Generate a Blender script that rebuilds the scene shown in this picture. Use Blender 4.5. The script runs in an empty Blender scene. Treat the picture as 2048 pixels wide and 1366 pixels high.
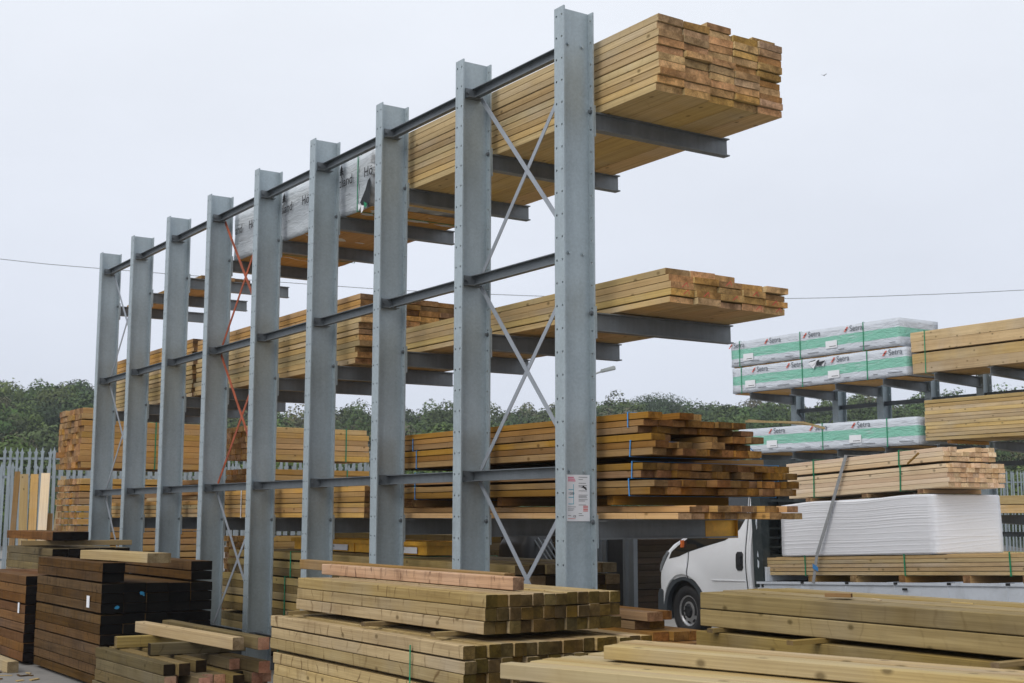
import bpy, bmesh, math, random
import numpy as np
from mathutils import Matrix, Vector, Euler

R = math.radians
random.seed(7)
scene = bpy.context.scene
COL = scene.collection

# ------------------------------------------------------------------ camera
CAM = Vector((-5.931, -8.155, 1.72))
YAW, PITCH, ROLL = 33.935, 7.510, 0.0016
fwd = Vector((math.sin(R(YAW)) * math.cos(R(PITCH)), math.cos(R(YAW)) * math.cos(R(PITCH)), math.sin(R(PITCH))))
rgt = Vector((math.cos(R(YAW)), -math.sin(R(YAW)), 0))
upv = rgt.cross(fwd)
r2 = rgt * math.cos(ROLL) + upv * math.sin(ROLL)
u2 = -rgt * math.sin(ROLL) + upv * math.cos(ROLL)
cam_data = bpy.data.cameras.new('camera')
cam = bpy.data.objects.new('camera', cam_data)
COL.objects.link(cam)
cam.matrix_world = Matrix(((r2.x, u2.x, -fwd.x, CAM.x), (r2.y, u2.y, -fwd.y, CAM.y), (r2.z, u2.z, -fwd.z, CAM.z), (0, 0, 0, 1)))
cam_data.sensor_width = 36.0
cam_data.lens = 36.0 * 2645.2 / 2048.0
cam_data.clip_start = 0.05
cam_data.clip_end = 6000
cam_data.dof.use_dof = True
cam_data.dof.focus_distance = 10.5
cam_data.dof.aperture_fstop = 8.0
scene.camera = cam

# ------------------------------------------------------------------ sky and sun (bright overcast)
SUN_AZ, SUN_EL = 256.0, 46.0      # azimuth clockwise from +Y
world = bpy.data.worlds.new('World')
scene.world = world
world.use_nodes = True
wn = world.node_tree
wn.nodes.clear()
w_out = wn.nodes.new('ShaderNodeOutputWorld')
w_bg = wn.nodes.new('ShaderNodeBackground')
w_sky = wn.nodes.new('ShaderNodeTexSky')
w_sky.sky_type = 'NISHITA'
w_sky.sun_disc = False
w_sky.sun_elevation = R(SUN_EL)
w_sky.sun_rotation = R(SUN_AZ)
w_sky.dust_density = 3.0
w_bg.inputs['Strength'].default_value = 0.11
# an even cloud deck over the sky, a little brighter overhead
w_tc = wn.nodes.new('ShaderNodeTexCoord')
w_sep = wn.nodes.new('ShaderNodeSeparateXYZ')
w_ramp = wn.nodes.new('ShaderNodeValToRGB')
w_ramp.color_ramp.elements[0].position = 0.0
w_ramp.color_ramp.elements[0].color = (6.75, 7.2, 8.35, 1)
w_ramp.color_ramp.elements[1].position = 0.45
w_ramp.color_ramp.elements[1].color = (8.6, 8.95, 9.5, 1)
w_map = wn.nodes.new('ShaderNodeMapping')
w_map.inputs['Scale'].default_value = (1.2, 1.2, 3.0)
w_noise = wn.nodes.new('ShaderNodeTexNoise')
w_noise.inputs['Scale'].default_value = 1.6
w_noise.inputs['Detail'].default_value = 5
w_noise.inputs['Roughness'].default_value = 0.55
w_nr = wn.nodes.new('ShaderNodeMapRange')
w_nr.inputs['From Min'].default_value = 0.3
w_nr.inputs['From Max'].default_value = 0.7
w_nr.inputs['To Min'].default_value = 0.945
w_nr.inputs['To Max'].default_value = 1.05
w_mul = wn.nodes.new('ShaderNodeMix')
w_mul.data_type = 'RGBA'
w_mul.blend_type = 'MULTIPLY'
w_mul.inputs[0].default_value = 1.0
w_mix = wn.nodes.new('ShaderNodeMix')
w_mix.data_type = 'RGBA'
w_mix.inputs[0].default_value = 0.93
L = wn.links.new
L(w_tc.outputs['Generated'], w_sep.inputs[0])
L(w_sep.outputs['Z'], w_ramp.inputs[0])
L(w_tc.outputs['Generated'], w_map.inputs['Vector'])
L(w_map.outputs[0], w_noise.inputs['Vector'])
L(w_noise.outputs['Fac'], w_nr.inputs['Value'])
L(w_ramp.outputs[0], w_mul.inputs[6])
L(w_nr.outputs[0], w_mul.inputs[7])
L(w_sky.outputs[0], w_mix.inputs[6])
L(w_mul.outputs[2], w_mix.inputs[7])
L(w_mix.outputs[2], w_bg.inputs['Color'])
L(w_bg.outputs[0], w_out.inputs['Surface'])

sun_d = bpy.data.lights.new('sun', 'SUN')
sun_d.energy = 1.5
sun_d.angle = R(40)
sun_d.color = (1.0, 0.96, 0.9)
sun = bpy.data.objects.new('sun', sun_d)
COL.objects.link(sun)
sd = Vector((math.sin(R(SUN_AZ)) * math.cos(R(SUN_EL)), math.cos(R(SUN_AZ)) * math.cos(R(SUN_EL)), math.sin(R(SUN_EL))))
sun.rotation_euler = sd.to_track_quat('Z', 'Y').to_euler()
sun.location = (-20, -10, 30)

vs = scene.view_settings
vs.view_transform = 'Standard'
vs.look = 'None'
vs.exposure = 0.0
vs.gamma = 1.0
vs.use_curve_mapping = False
scene.cycles.max_bounces = 5
scene.cycles.diffuse_bounces = 2
scene.cycles.glossy_bounces = 2
scene.cycles.transmission_bounces = 4
scene.cycles.transparent_max_bounces = 6

# ------------------------------------------------------------------ materials
class NT:
    def __init__(self, name):
        self.m = bpy.data.materials.new(name)
        self.m.use_nodes = True
        self.t = self.m.node_tree
        self.t.nodes.clear()
        self.out = self.n('ShaderNodeOutputMaterial')
        self.b = self.n('ShaderNodeBsdfPrincipled')
        self.t.links.new(self.b.outputs[0], self.out.inputs[0])
    def n(self, typ, **kw):
        x = self.t.nodes.new(typ)
        for k, v in kw.items():
            setattr(x, k, v)
        return x
    def link(self, a, b):
        self.t.links.new(a, b)
    def setin(self, node, key, v):
        if hasattr(v, 'is_linked') or isinstance(v, bpy.types.NodeSocket):
            self.link(v, node.inputs[key])
        else:
            node.inputs[key].default_value = v
    def noise(self, vec, scale, detail=4, rough=0.55, dist=0.0):
        x = self.n('ShaderNodeTexNoise')
        self.link(vec, x.inputs['Vector'])
        x.inputs['Scale'].default_value = scale
        x.inputs['Detail'].default_value = detail
        x.inputs['Roughness'].default_value = rough
        x.inputs['Distortion'].default_value = dist
        return x.outputs['Fac']
    def mapping(self, vec, scale=(1, 1, 1), loc=(0, 0, 0)):
        x = self.n('ShaderNodeMapping')
        self.link(vec, x.inputs['Vector'])
        x.inputs['Scale'].default_value = scale
        x.inputs['Location'].default_value = loc
        return x.outputs[0]
    def rng(self, v, a, b, c, d):
        x = self.n('ShaderNodeMapRange')
        self.link(v, x.inputs['Value'])
        for k, q in zip(('From Min', 'From Max', 'To Min', 'To Max'), (a, b, c, d)):
            x.inputs[k].default_value = q
        return x.outputs[0]
    def mix(self, f, a, b, mode='MIX'):
        x = self.n('ShaderNodeMix', data_type='RGBA', blend_type=mode)
        self.setin(x, 0, f)
        self.setin(x, 6, a if not isinstance(a, tuple) else (*a, 1))
        self.setin(x, 7, b if not isinstance(b, tuple) else (*b, 1))
        return x.outputs[2]
    def math(self, op, a, b=0.0, c=None):
        x = self.n('ShaderNodeMath', operation=op)
        self.setin(x, 0, a)
        self.setin(x, 1, b)
        if c is not None:
            self.setin(x, 2, c)
        return x.outputs[0]
    def bump(self, h, strength, dist=0.01):
        x = self.n('ShaderNodeBump')
        x.inputs['Strength'].default_value = strength
        x.inputs['Distance'].default_value = dist
        self.link(h, x.inputs['Height'])
        self.link(x.outputs[0], self.b.inputs['Normal'])
    def col(self, c):
        self.setin(self.b, 'Base Color', c if not isinstance(c, tuple) else (*c, 1))
    def rough(self, v):
        self.setin(self.b, 'Roughness', v)
    def coords(self):
        return self.n('ShaderNodeTexCoord').outputs['Object']


def wood(name, c1, c2, dark, stain=0.25, knots=0.6, var=0.25, ring=0.35, blot=0.3, rough=0.75, ends=False, hue=0.007):
    """sawn timber: growth rings round an off-centre pith, grain along local Y, knots, cross stains"""
    k = NT(name)
    co = k.coords()
    oi = k.n('ShaderNodeObjectInfo').outputs['Random']
    wn_ = k.n('ShaderNodeTexWhiteNoise', noise_dimensions='1D')
    k.link(oi, wn_.inputs['W'])
    rv = wn_.outputs['Color']
    off = k.n('ShaderNodeVectorMath', operation='MULTIPLY_ADD')
    k.link(rv, off.inputs[0])
    off.inputs[1].default_value = (17.0, 60.0, 23.0)
    k.link(co, off.inputs[2])
    p = off.outputs[0]
    # rings about a per-plank pith
    pith = k.n('ShaderNodeVectorMath', operation='MULTIPLY_ADD')
    sub = k.n('ShaderNodeVectorMath', operation='SUBTRACT')
    k.link(rv, sub.inputs[0])
    sub.inputs[1].default_value = (0.5, 0.5, 0.5)
    k.link(sub.outputs[0], pith.inputs[0])
    pith.inputs[1].default_value = (0.34, 0.0, 0.26)
    k.link(co, pith.inputs[2])
    pm = k.mapping(pith.outputs[0], (1, 0.045, 1))
    wv = k.n('ShaderNodeTexWave', wave_type='RINGS', rings_direction='Y', wave_profile='SAW')
    k.link(pm, wv.inputs['Vector'])
    wv.inputs['Scale'].default_value = 38.0
    wv.inputs['Distortion'].default_value = 2.2
    wv.inputs['Detail'].default_value = 2.0
    wv.inputs['Detail Scale'].default_value = 0.35
    g1 = k.noise(k.mapping(p, (13, 0.6, 13)), 1.0, 5, 0.65, 0.5)
    g2 = k.noise(k.mapping(p, (46, 1.1, 46)), 1.0, 4, 0.7)
    blotch = k.noise(p, 1.6, 3, 0.6)
    c = k.mix(k.rng(g1, 0.3, 0.7, 0, 1), c1, c2)
    c = k.mix(k.math('MULTIPLY', wv.outputs['Fac'], ring), c, tuple(x * 0.62 for x in c2))
    c = k.mix(k.rng(g2, 0.42, 0.72, 0, 0.42), c, dark)
    # per plank tone
    hs = k.n('ShaderNodeHueSaturation')
    wn2 = k.n('ShaderNodeTexWhiteNoise', noise_dimensions='1D')
    k.link(k.math('ADD', oi, 3.7), wn2.inputs['W'])
    k.link(k.rng(wn2.outputs['Value'], 0, 1, 1 - var, 1 + var), hs.inputs['Value'])
    k.link(k.rng(oi, 0, 1, 0.5 - hue, 0.5 + hue), hs.inputs['Hue'])
    wn3 = k.n('ShaderNodeTexWhiteNoise', noise_dimensions='1D')
    k.link(k.math('ADD', oi, 8.3), wn3.inputs['W'])
    k.link(k.rng(wn3.outputs['Value'], 0, 1, 0.88, 1.12) if not ends else k.rng(wn3.outputs['Value'], 0, 1, 0.85, 1.05), hs.inputs['Saturation'])
    k.link(c, hs.inputs['Color'])
    c = hs.outputs[0]
    wz = k.noise(k.mapping(p, (.6, 1.1, .6)), 1.0, 3, 0.6)
    gy = k.n('ShaderNodeRGBToBW')
    k.link(c, gy.inputs[0])
    c = k.mix(k.rng(wz, .5, .75, 0, .3), c, gy.outputs[0])
    # damp blotches and cross-grain marks
    c = k.mix(k.rng(blotch, 0.48, 0.72, 0, blot), c, dark)
    cs = k.noise(k.mapping(p, (2.2, 9.0, 2.2)), 1.0, 3, 0.7, 0.5)
    wob = k.noise(p, 3.2, 2, 0.5)
    spy = k.n('ShaderNodeSeparateXYZ')
    k.link(p, spy.inputs[0])
    fr = k.math('FRACT', k.math('ADD', k.math('MULTIPLY', spy.outputs['Y'], 6.5), k.math('MULTIPLY', wob, 2.6)))
    ln = k.rng(k.math('ABSOLUTE', k.math('SUBTRACT', fr, .5)), 0.0, 0.075, 1.0, 0.0)
    msk = k.rng(k.noise(k.mapping(p, (9, 3, 9)), 1.0, 2, 0.5), 0.46, 0.60, 0.0, 1.0)
    cm = k.math('MAXIMUM', k.rng(cs, 0.56, 0.70, 0, stain * .6), k.math('MULTIPLY', k.math('MULTIPLY', ln, msk), min(1.0, stain * 1.7)))
    c = k.mix(cm, c, dark)
    # knots
    vo = k.n('ShaderNodeTexVoronoi', voronoi_dimensions='2D')
    kc = k.n('ShaderNodeCombineXYZ')
    k.link(k.math('MULTIPLY', spy.outputs['Y'], 4.0), kc.inputs[0])
    k.link(k.math('MULTIPLY', k.math('ADD', spy.outputs['X'], spy.outputs['Z']), 6.0), kc.inputs[1])
    k.link(kc.outputs[0], vo.inputs['Vector'])
    vo.inputs['Scale'].default_value = 1.0
    sepc = k.n('ShaderNodeSeparateColor')
    k.link(vo.outputs['Color'], sepc.inputs[0])
    sel = k.math('LESS_THAN', sepc.outputs[0], knots * 0.5)
    kn = k.rng(k.math('ADD', vo.outputs['Distance'], k.math('MULTIPLY', g2, .05)), 0.07, 0.14, 0.85, 0.0)
    c = k.mix(k.math('MULTIPLY', sel, kn), c, tuple(x * 0.35 for x in c2))
    if ends:
        e1 = k.noise(p, 9.0, 4, 0.65)
        c = k.mix(k.rng(e1, 0.4, 0.66, 0, 0.65), c, dark)
        cr = k.n('ShaderNodeTexVoronoi', feature='DISTANCE_TO_EDGE')
        k.link(k.mapping(p, (1, 0.2, 1)), cr.inputs['Vector'])
        cr.inputs['Scale'].default_value = 13.0
        c = k.mix(k.rng(cr.outputs['Distance'], 0.0, 0.035, 0.3, 0.0), c, tuple(x * 0.4 for x in dark))
    k.col(c)
    k.rough(rough)
    k.b.inputs['Specular IOR Level'].default_value = 0.06
    hh = k.math('ADD', k.math('MULTIPLY', g2, 0.6), k.math('MULTIPLY', g1, 0.5))
    k.bump(hh, 0.35 if not ends else 0.5, 0.004)
    return k.m


def wood_pair(key, c1, c2, dark, endc1=None, endc2=None, enddark=None, **kw):
    s = wood('wood_' + key, c1, c2, dark, **kw)
    kw2 = dict(kw)
    kw2.update(hue=kw.get('hue', .012), stain=0.0, knots=0.0, blot=min(0.6, kw.get('blot', 0.3) + 0.2), var=min(.5, kw.get('var', .25) + .18), ends=True, rough=0.85)
    e1 = endc1 or tuple(x * 0.72 for x in c1)
    e2 = endc2 or tuple(x * 0.66 for x in c2)
    e = wood('endgrain_' + key, e1, e2, enddark or tuple(x * 0.6 for x in dark), **kw2)
    return (s, e)


WOOD = {
    'pale': wood_pair('pale', (.665, .50, .255), (.55, .39, .18), (.25, .155, .065), stain=.10, knots=.6, var=.15, blot=.2,
                      endc1=(.80, .465, .175), endc2=(.58, .31, .105), enddark=(.09, .05, .02)),
    'brown': wood_pair('brown', (.41, .235, .080), (.325, .178, .056), (.105, .052, .016), stain=.14, knots=.5, var=.22, blot=.3,
                       endc1=(.34, .168, .045), endc2=(.22, .10, .025), enddark=(.035, .017, .005)),
    'orange': wood_pair('orange', (.72, .45, .175), (.60, .345, .12), (.25, .12, .04), stain=.12, knots=.5, var=.18, blot=.22,
                        endc1=(.52, .30, .12), endc2=(.34, .18, .065), enddark=(.07, .034, .012)),
    'creosote': wood_pair('creosote', (.14, .080, .029), (.09, .049, .016), (.02, .011, .005), stain=.7, knots=.25, var=.25, blot=.5,
                          endc1=(.012, .010, .008), endc2=(.008, .007, .006), enddark=(.004, .004, .004)),
    'russet': wood_pair('russet', (.215, .108, .038), (.16, .075, .026), (.04, .02, .008), stain=.6, knots=.25, var=.2, blot=.45,
                        endc1=(.018, .011, .008), endc2=(.012, .008, .006), enddark=(.005, .004, .004)),
    'mossy': wood_pair('mossy', (.23, .175, .095), (.165, .125, .066), (.05, .038, .021), stain=.6, knots=.25, var=.2, blot=.45,
                       endc1=(.018, .013, .009), endc2=(.012, .009, .007), enddark=(.005, .004, .004)),
    'sleeper': wood_pair('sleeper', (.50, .375, .20), (.40, .285, .138), (.11, .062, .024), stain=.5, knots=.4, var=.16, blot=.28,
                         endc1=(.18, .115, .027), endc2=(.105, .066, .015), enddark=(.02, .013, .004)),
    'beam': wood_pair('beam', (.375, .28, .122), (.295, .212, .085), (.085, .05, .018), stain=.16, knots=.55, var=.12, blot=.4,
                      endc1=(.27, .195, .095), endc2=(.20, .135, .063), enddark=(.06, .04, .019)),
    'fresh': wood_pair('fresh', (.52, .405, .225), (.43, .32, .16), (.21, .13, .055), stain=.05, knots=.7, var=.09, blot=.17),
    'pink': wood_pair('pink', (.95, .76, .53), (.88, .66, .43), (.50, .32, .19), stain=.05, knots=.4, var=.10, blot=.14,
                      endc1=(.95, .70, .42), endc2=(.80, .54, .30), enddark=(.40, .21, .10)),
    'tanal': wood_pair('tanal', (.66, .495, .265), (.55, .395, .19), (.18, .10, .04), stain=.08, knots=1.0, var=.16, blot=.24),
    'painted_shade': wood_pair('painted_shade', (.045, .031, .019), (.03, .02, .012), (.010, .007, .005), stain=.4, knots=.1, var=.3, blot=.4),  # near-black base: shade over the boards beside the cab, put into their colour
    'redcut': wood_pair('redcut', (.66, .45, .30), (.56, .35, .225), (.07, .03, .02), stain=.9, knots=.2, var=.03, blot=.2),
    'olive': wood_pair('olive', (.215, .16, .07), (.155, .112, .045), (.05, .036, .018), stain=.4, knots=.35, var=.25, blot=.4,
                       endc1=(.055, .036, .017), endc2=(.036, .024, .012), enddark=(.014, .009, .006)),
    'salmon': wood_pair('salmon', (.215, .165, .088), (.155, .116, .059), (.05, .036, .018), stain=.4, knots=.35, var=.1, blot=.4,
                        endc1=(.66, .37, .24), endc2=(.52, .26, .155), enddark=(.25, .10, .055)),
}


def steel(name, base=(.36, .40, .43), rough=.5, metal=.35, streak=.22, spangle=.16):
    k = NT(name)
    co = k.coords()
    oi = k.n('ShaderNodeObjectInfo').outputs['Random']
    off = k.n('ShaderNodeVectorMath', operation='ADD')
    k.link(co, off.inputs[0])
    cmb = k.n('ShaderNodeCombineXYZ')
    k.link(k.math('MULTIPLY', oi, 31.0), cmb.inputs[0])
    k.link(k.math('MULTIPLY', oi, 17.0), cmb.inputs[2])
    k.link(cmb.outputs[0], off.inputs[1])
    p = off.outputs[0]
    sp = k.n('ShaderNodeTexVoronoi')
    k.link(p, sp.inputs['Vector'])
    sp.inputs['Scale'].default_value = 60
    sc_ = k.n('ShaderNodeSeparateColor')
    k.link(sp.outputs['Color'], sc_.inputs[0])
    big = k.noise(p, 2.3, 5, .65)
    st = k.noise(k.mapping(p, (14, 14, .9)), 1.0, 4, .6, .3)
    fine = k.noise(p, 40, 4, .6)
    v = k.math('ADD', k.rng(big, .3, .7, 1 - streak, 1 + streak), k.rng(st, .35, .7, -streak * .6, streak * .6))
    v = k.math('ADD', v, k.rng(sc_.outputs[0], 0, 1, -spangle * .4, spangle * .4))
    v = k.math('ADD', v, k.rng(fine, .3, .7, -spangle * .5, spangle * .5))
    hs = k.n('ShaderNodeHueSaturation')
    hs.inputs['Color'].default_value = (*base, 1)
    k.link(v, hs.inputs['Value'])
    wh = k.noise(k.mapping(p, (9, 9, 2.0)), 1.0, 5, .7, .8)
    c = k.mix(k.rng(wh, .66, .78, 0, .35), hs.outputs[0], tuple(min(1, x * 1.5) for x in base))
    scr = k.noise(k.mapping(p, (60, 60, 2.5)), 1.0, 3, .6, .4)
    c = k.mix(k.rng(scr, .70, .76, 0, .3), c, tuple(min(1, x * 1.55) for x in base))
    ru = k.noise(p, 3.4, 8, .75, .6)
    c = k.mix(k.rng(ru, .71, .78, 0, .35), c, (.16, .11, .075))
    k.col(c)
    k.b.inputs['Metallic'].default_value = metal
    k.rough(k.rng(fine, .3, .7, rough - .1, rough + .1))
    k.bump(fine, .12, .002)
    return k.m


def plain(name, c, rough=.5, metal=0.0, var=.1, scale=6.0, bump=.0, dirt=None, dirtamt=.0, spec=.5):
    k = NT(name)
    co = k.coords()
    n = k.noise(co, scale, 5, .6)
    hs = k.n('ShaderNodeHueSaturation')
    hs.inputs['Color'].default_value = (*c, 1)
    k.link(k.rng(n, .3, .7, 1 - var, 1 + var), hs.inputs['Value'])
    cc = hs.outputs[0]
    if dirt:
        d = k.noise(co, scale * .6, 6, .7, .6)
        cc = k.mix(k.rng(d, .5, .72, 0, dirtamt), cc, dirt)
    k.col(cc)
    k.b.inputs['Metallic'].default_value = metal
    k.b.inputs['Specular IOR Level'].default_value = spec
    k.rough(rough)
    if bump:
        k.bump(k.noise(co, scale * 8, 4, .6), bump, .003)
    return k.m


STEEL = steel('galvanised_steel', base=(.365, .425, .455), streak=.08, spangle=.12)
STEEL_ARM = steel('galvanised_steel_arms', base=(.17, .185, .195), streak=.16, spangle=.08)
STEEL_BRACE = steel('galvanised_flat_bar', base=(.33, .36, .40), streak=.08, spangle=.05)
STEEL_DARK = steel('weathered_steel', base=(.15, .168, .182), streak=.12, spangle=.08)
RUST = plain('red_oxide_bar', (.33, .075, .03), .7, var=.3, scale=9, dirt=(.12, .035, .02), dirtamt=.6)
YELLOW = plain('yellow_paint', (.80, .42, .035), .55, var=.15, scale=8, dirt=(.35, .18, .05), dirtamt=.35)
WHITEPAINT = plain('white_vehicle_paint', (.86, .88, .91), .2, var=.02, scale=2, dirt=(.62, .62, .62), dirtamt=.3)
WHITEDECK = plain('white_deck_paint', (.64, .69, .76), .45, var=.05, scale=3, dirt=(.33, .35, .37), dirtamt=.5)
BLACKPL = plain('black_plastic', (.018, .02, .023), .5, var=.2)
DARKGREEN = plain('dark_headboard_paint', (.022, .033, .036), .5, var=.3, dirt=(.16, .17, .17), dirtamt=.35, scale=5)
RUBBER = plain('rubber', (.022, .022, .024), .75, var=.25, scale=12, bump=.2)
ALLOY = plain('silver_wheel', (.50, .51, .53), .4, metal=.6, var=.15, scale=10, dirt=(.15, .14, .13), dirtamt=.5)
GREENSTRAP = plain('green_strap', (.012, .24, .11), .45, var=.15)
BLUESTRAP = plain('blue_strap', (.06, .27, .62), .45, var=.15)
GREYSTRAP = plain('grey_webbing', (.30, .31, .32), .8, var=.15, scale=30)
PAPER = plain('white_paper', (.76, .77, .80), .6, var=.05)
INK = plain('black_ink', (.03, .03, .035), .7, var=.1)
INKGREY = plain('grey_ink', (.13, .14, .16), .7, var=.1)
REDINK = plain('red_ink', (.62, .06, .05), .7, var=.1)
PRINT = plain('faded_print', (.12, .135, .16), .6, var=.25, scale=9)
SALMONINK = plain('faded_red_print', (.66, .16, .12), .6, var=.15, scale=9)
PINKINK = plain('pink_ink', (.70, .18, .28), .7, var=.1)
CYANINK = plain('cyan_ink', (.05, .42, .55), .7, var=.1)
BLUEPAINT = plain('blue_spray_paint', (.02, .22, .42), .7, var=.3, scale=40)
CARD = plain('brown_board', (.30, .19, .12), .8, var=.2)
LAMPMAT = plain('lamp_grey', (.32, .34, .33), .5, var=.1)
LENS = plain('headlight_lens', (.16, .17, .18), .12, var=.4, scale=25)
ORANGELENS = plain('orange_lens', (.7, .16, .04), .25)


def glass_mat():
    k = NT('dark_vehicle_glass')
    k.col((.012, .016, .018))
    k.rough(.05)
    k.b.inputs['Specular IOR Level'].default_value = .6
    return k.m
GLASS = glass_mat()


def wrap_mat(name, base, band=None, z0=.0, z1=.0, wr=.6, shade=.72):
    """plastic pack wrap; the printed band follows the pack's own height"""
    k = NT(name)
    co = k.coords()
    big = k.noise(k.mapping(co, (2.0, 1.3, 5.0)), 1.3, 5, .65, 1.2)
    fold = k.noise(k.mapping(co, (6, 2.2, 14)), 1.0, 4, .6, 2.0)
    c = k.mix(k.rng(big, .35, .7, 0, .35), base, tuple(x * shade for x in base))
    if band:
        sp = k.n('ShaderNodeSeparateXYZ')
        k.link(co, sp.inputs[0])
        zz = k.math('ADD', sp.outputs['Z'], k.math('MULTIPLY', k.math('SUBTRACT', big, .5), .05))
        a = k.math('GREATER_THAN', zz, z0)
        b_ = k.math('LESS_THAN', zz, z1)
        m = k.math('MULTIPLY', a, b_)
        wear = k.rng(fold, .25, .45, .45, 1.0)
        c = k.mix(k.math('MULTIPLY', m, wear), c, band)
    k.col(c)
    k.rough(k.rng(fold, .3, .7, .28, .5))
    h = k.math('ADD', big, k.math('MULTIPLY', fold, .6))
    k.bump(h, wr, .03)
    return k.m


def ground_mat():
    k = NT('yard_concrete')
    co = k.coords()
    a = k.noise(co, .5, 6, .65)
    b = k.noise(co, 7.0, 6, .7)
    f = k.noise(co, 60.0, 4, .6)
    c = k.mix(k.rng(a, .3, .7, 0, 1), (.17, .162, .152), (.25, .236, .218))
    c = k.mix(k.rng(b, .5, .75, 0, .55), c, (.085, .078, .07))
    c = k.mix(k.rng(f, .55, .8, 0, .4), c, (.33, .31, .275))
    k.col(c)
    k.rough(k.rng(a, .3, .7, .65, .9))
    k.bump(k.math('ADD', b, f), .35, .01)
    return k.m


def hill_mat():
    k = NT('hillside_scrub')
    co = k.coords()
    a = k.noise(co, .06, 5, .6)
    b = k.noise(co, .6, 5, .65)
    c = k.mix(k.rng(a, .35, .65, 0, 1), (.035, .055, .022), (.075, .075, .045))
    c = k.mix(k.rng(b, .4, .7, 0, .6), c, (.025, .035, .016))
    k.col(c)
    k.rough(.95)
    return k.m


def leaf_mat():
    k = NT('woodland_leaves')
    at = k.n('ShaderNodeAttribute', attribute_name='tint')
    co = k.coords()
    n = k.noise(co, .9, 4, .6)
    hs = k.n('ShaderNodeHueSaturation')
    k.link(at.outputs['Color'], hs.inputs['Color'])
    k.link(k.rng(n, .3, .7, .78, 1.25), hs.inputs['Value'])
    k.col(hs.outputs[0])
    k.rough(.85)
    k.b.inputs['Specular IOR Level'].default_value = .15
    return k.m
LEAF = leaf_mat()
BARK = plain('bark', (.09, .07, .05), .9, var=.3, scale=3, bump=.4)

# ------------------------------------------------------------------ object helpers
def link(o, parent=None):
    COL.objects.link(o)
    if parent is not None:
        o.parent = parent
    return o


def tag(o, label, cat, group=None, kind=None):
    if label:
        o['label'] = label
    if cat:
        o['category'] = cat
    if group:
        o['group'] = group
    if kind:
        o['kind'] = kind
    return o


def thing(name, label, cat, loc=(0, 0, 0), rot=(0, 0, 0), group=None):
    o = bpy.data.objects.new(name, None)
    o.empty_display_size = .2
    link(o)
    o.location = loc
    o.rotation_euler = rot
    return tag(o, label, cat, group)


def mesh_of(name, v, f, mats, fm=None, smooth=False):
    me = bpy.data.meshes.new(name)
    me.from_pydata([tuple(x) for x in v], [], f)
    for m in (mats if isinstance(mats, (list, tuple)) else [mats]):
        me.materials.append(m)
    if fm is not None:
        me.polygons.foreach_set('material_index', fm)
    if smooth:
        me.polygons.foreach_set('use_smooth', [True] * len(me.polygons))
    me.update()
    return me


def obj(name, me, parent=None, loc=(0, 0, 0), rot=(0, 0, 0)):
    o = bpy.data.objects.new(name, me)
    link(o, parent)
    o.location = loc
    o.rotation_euler = rot
    return o


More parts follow.
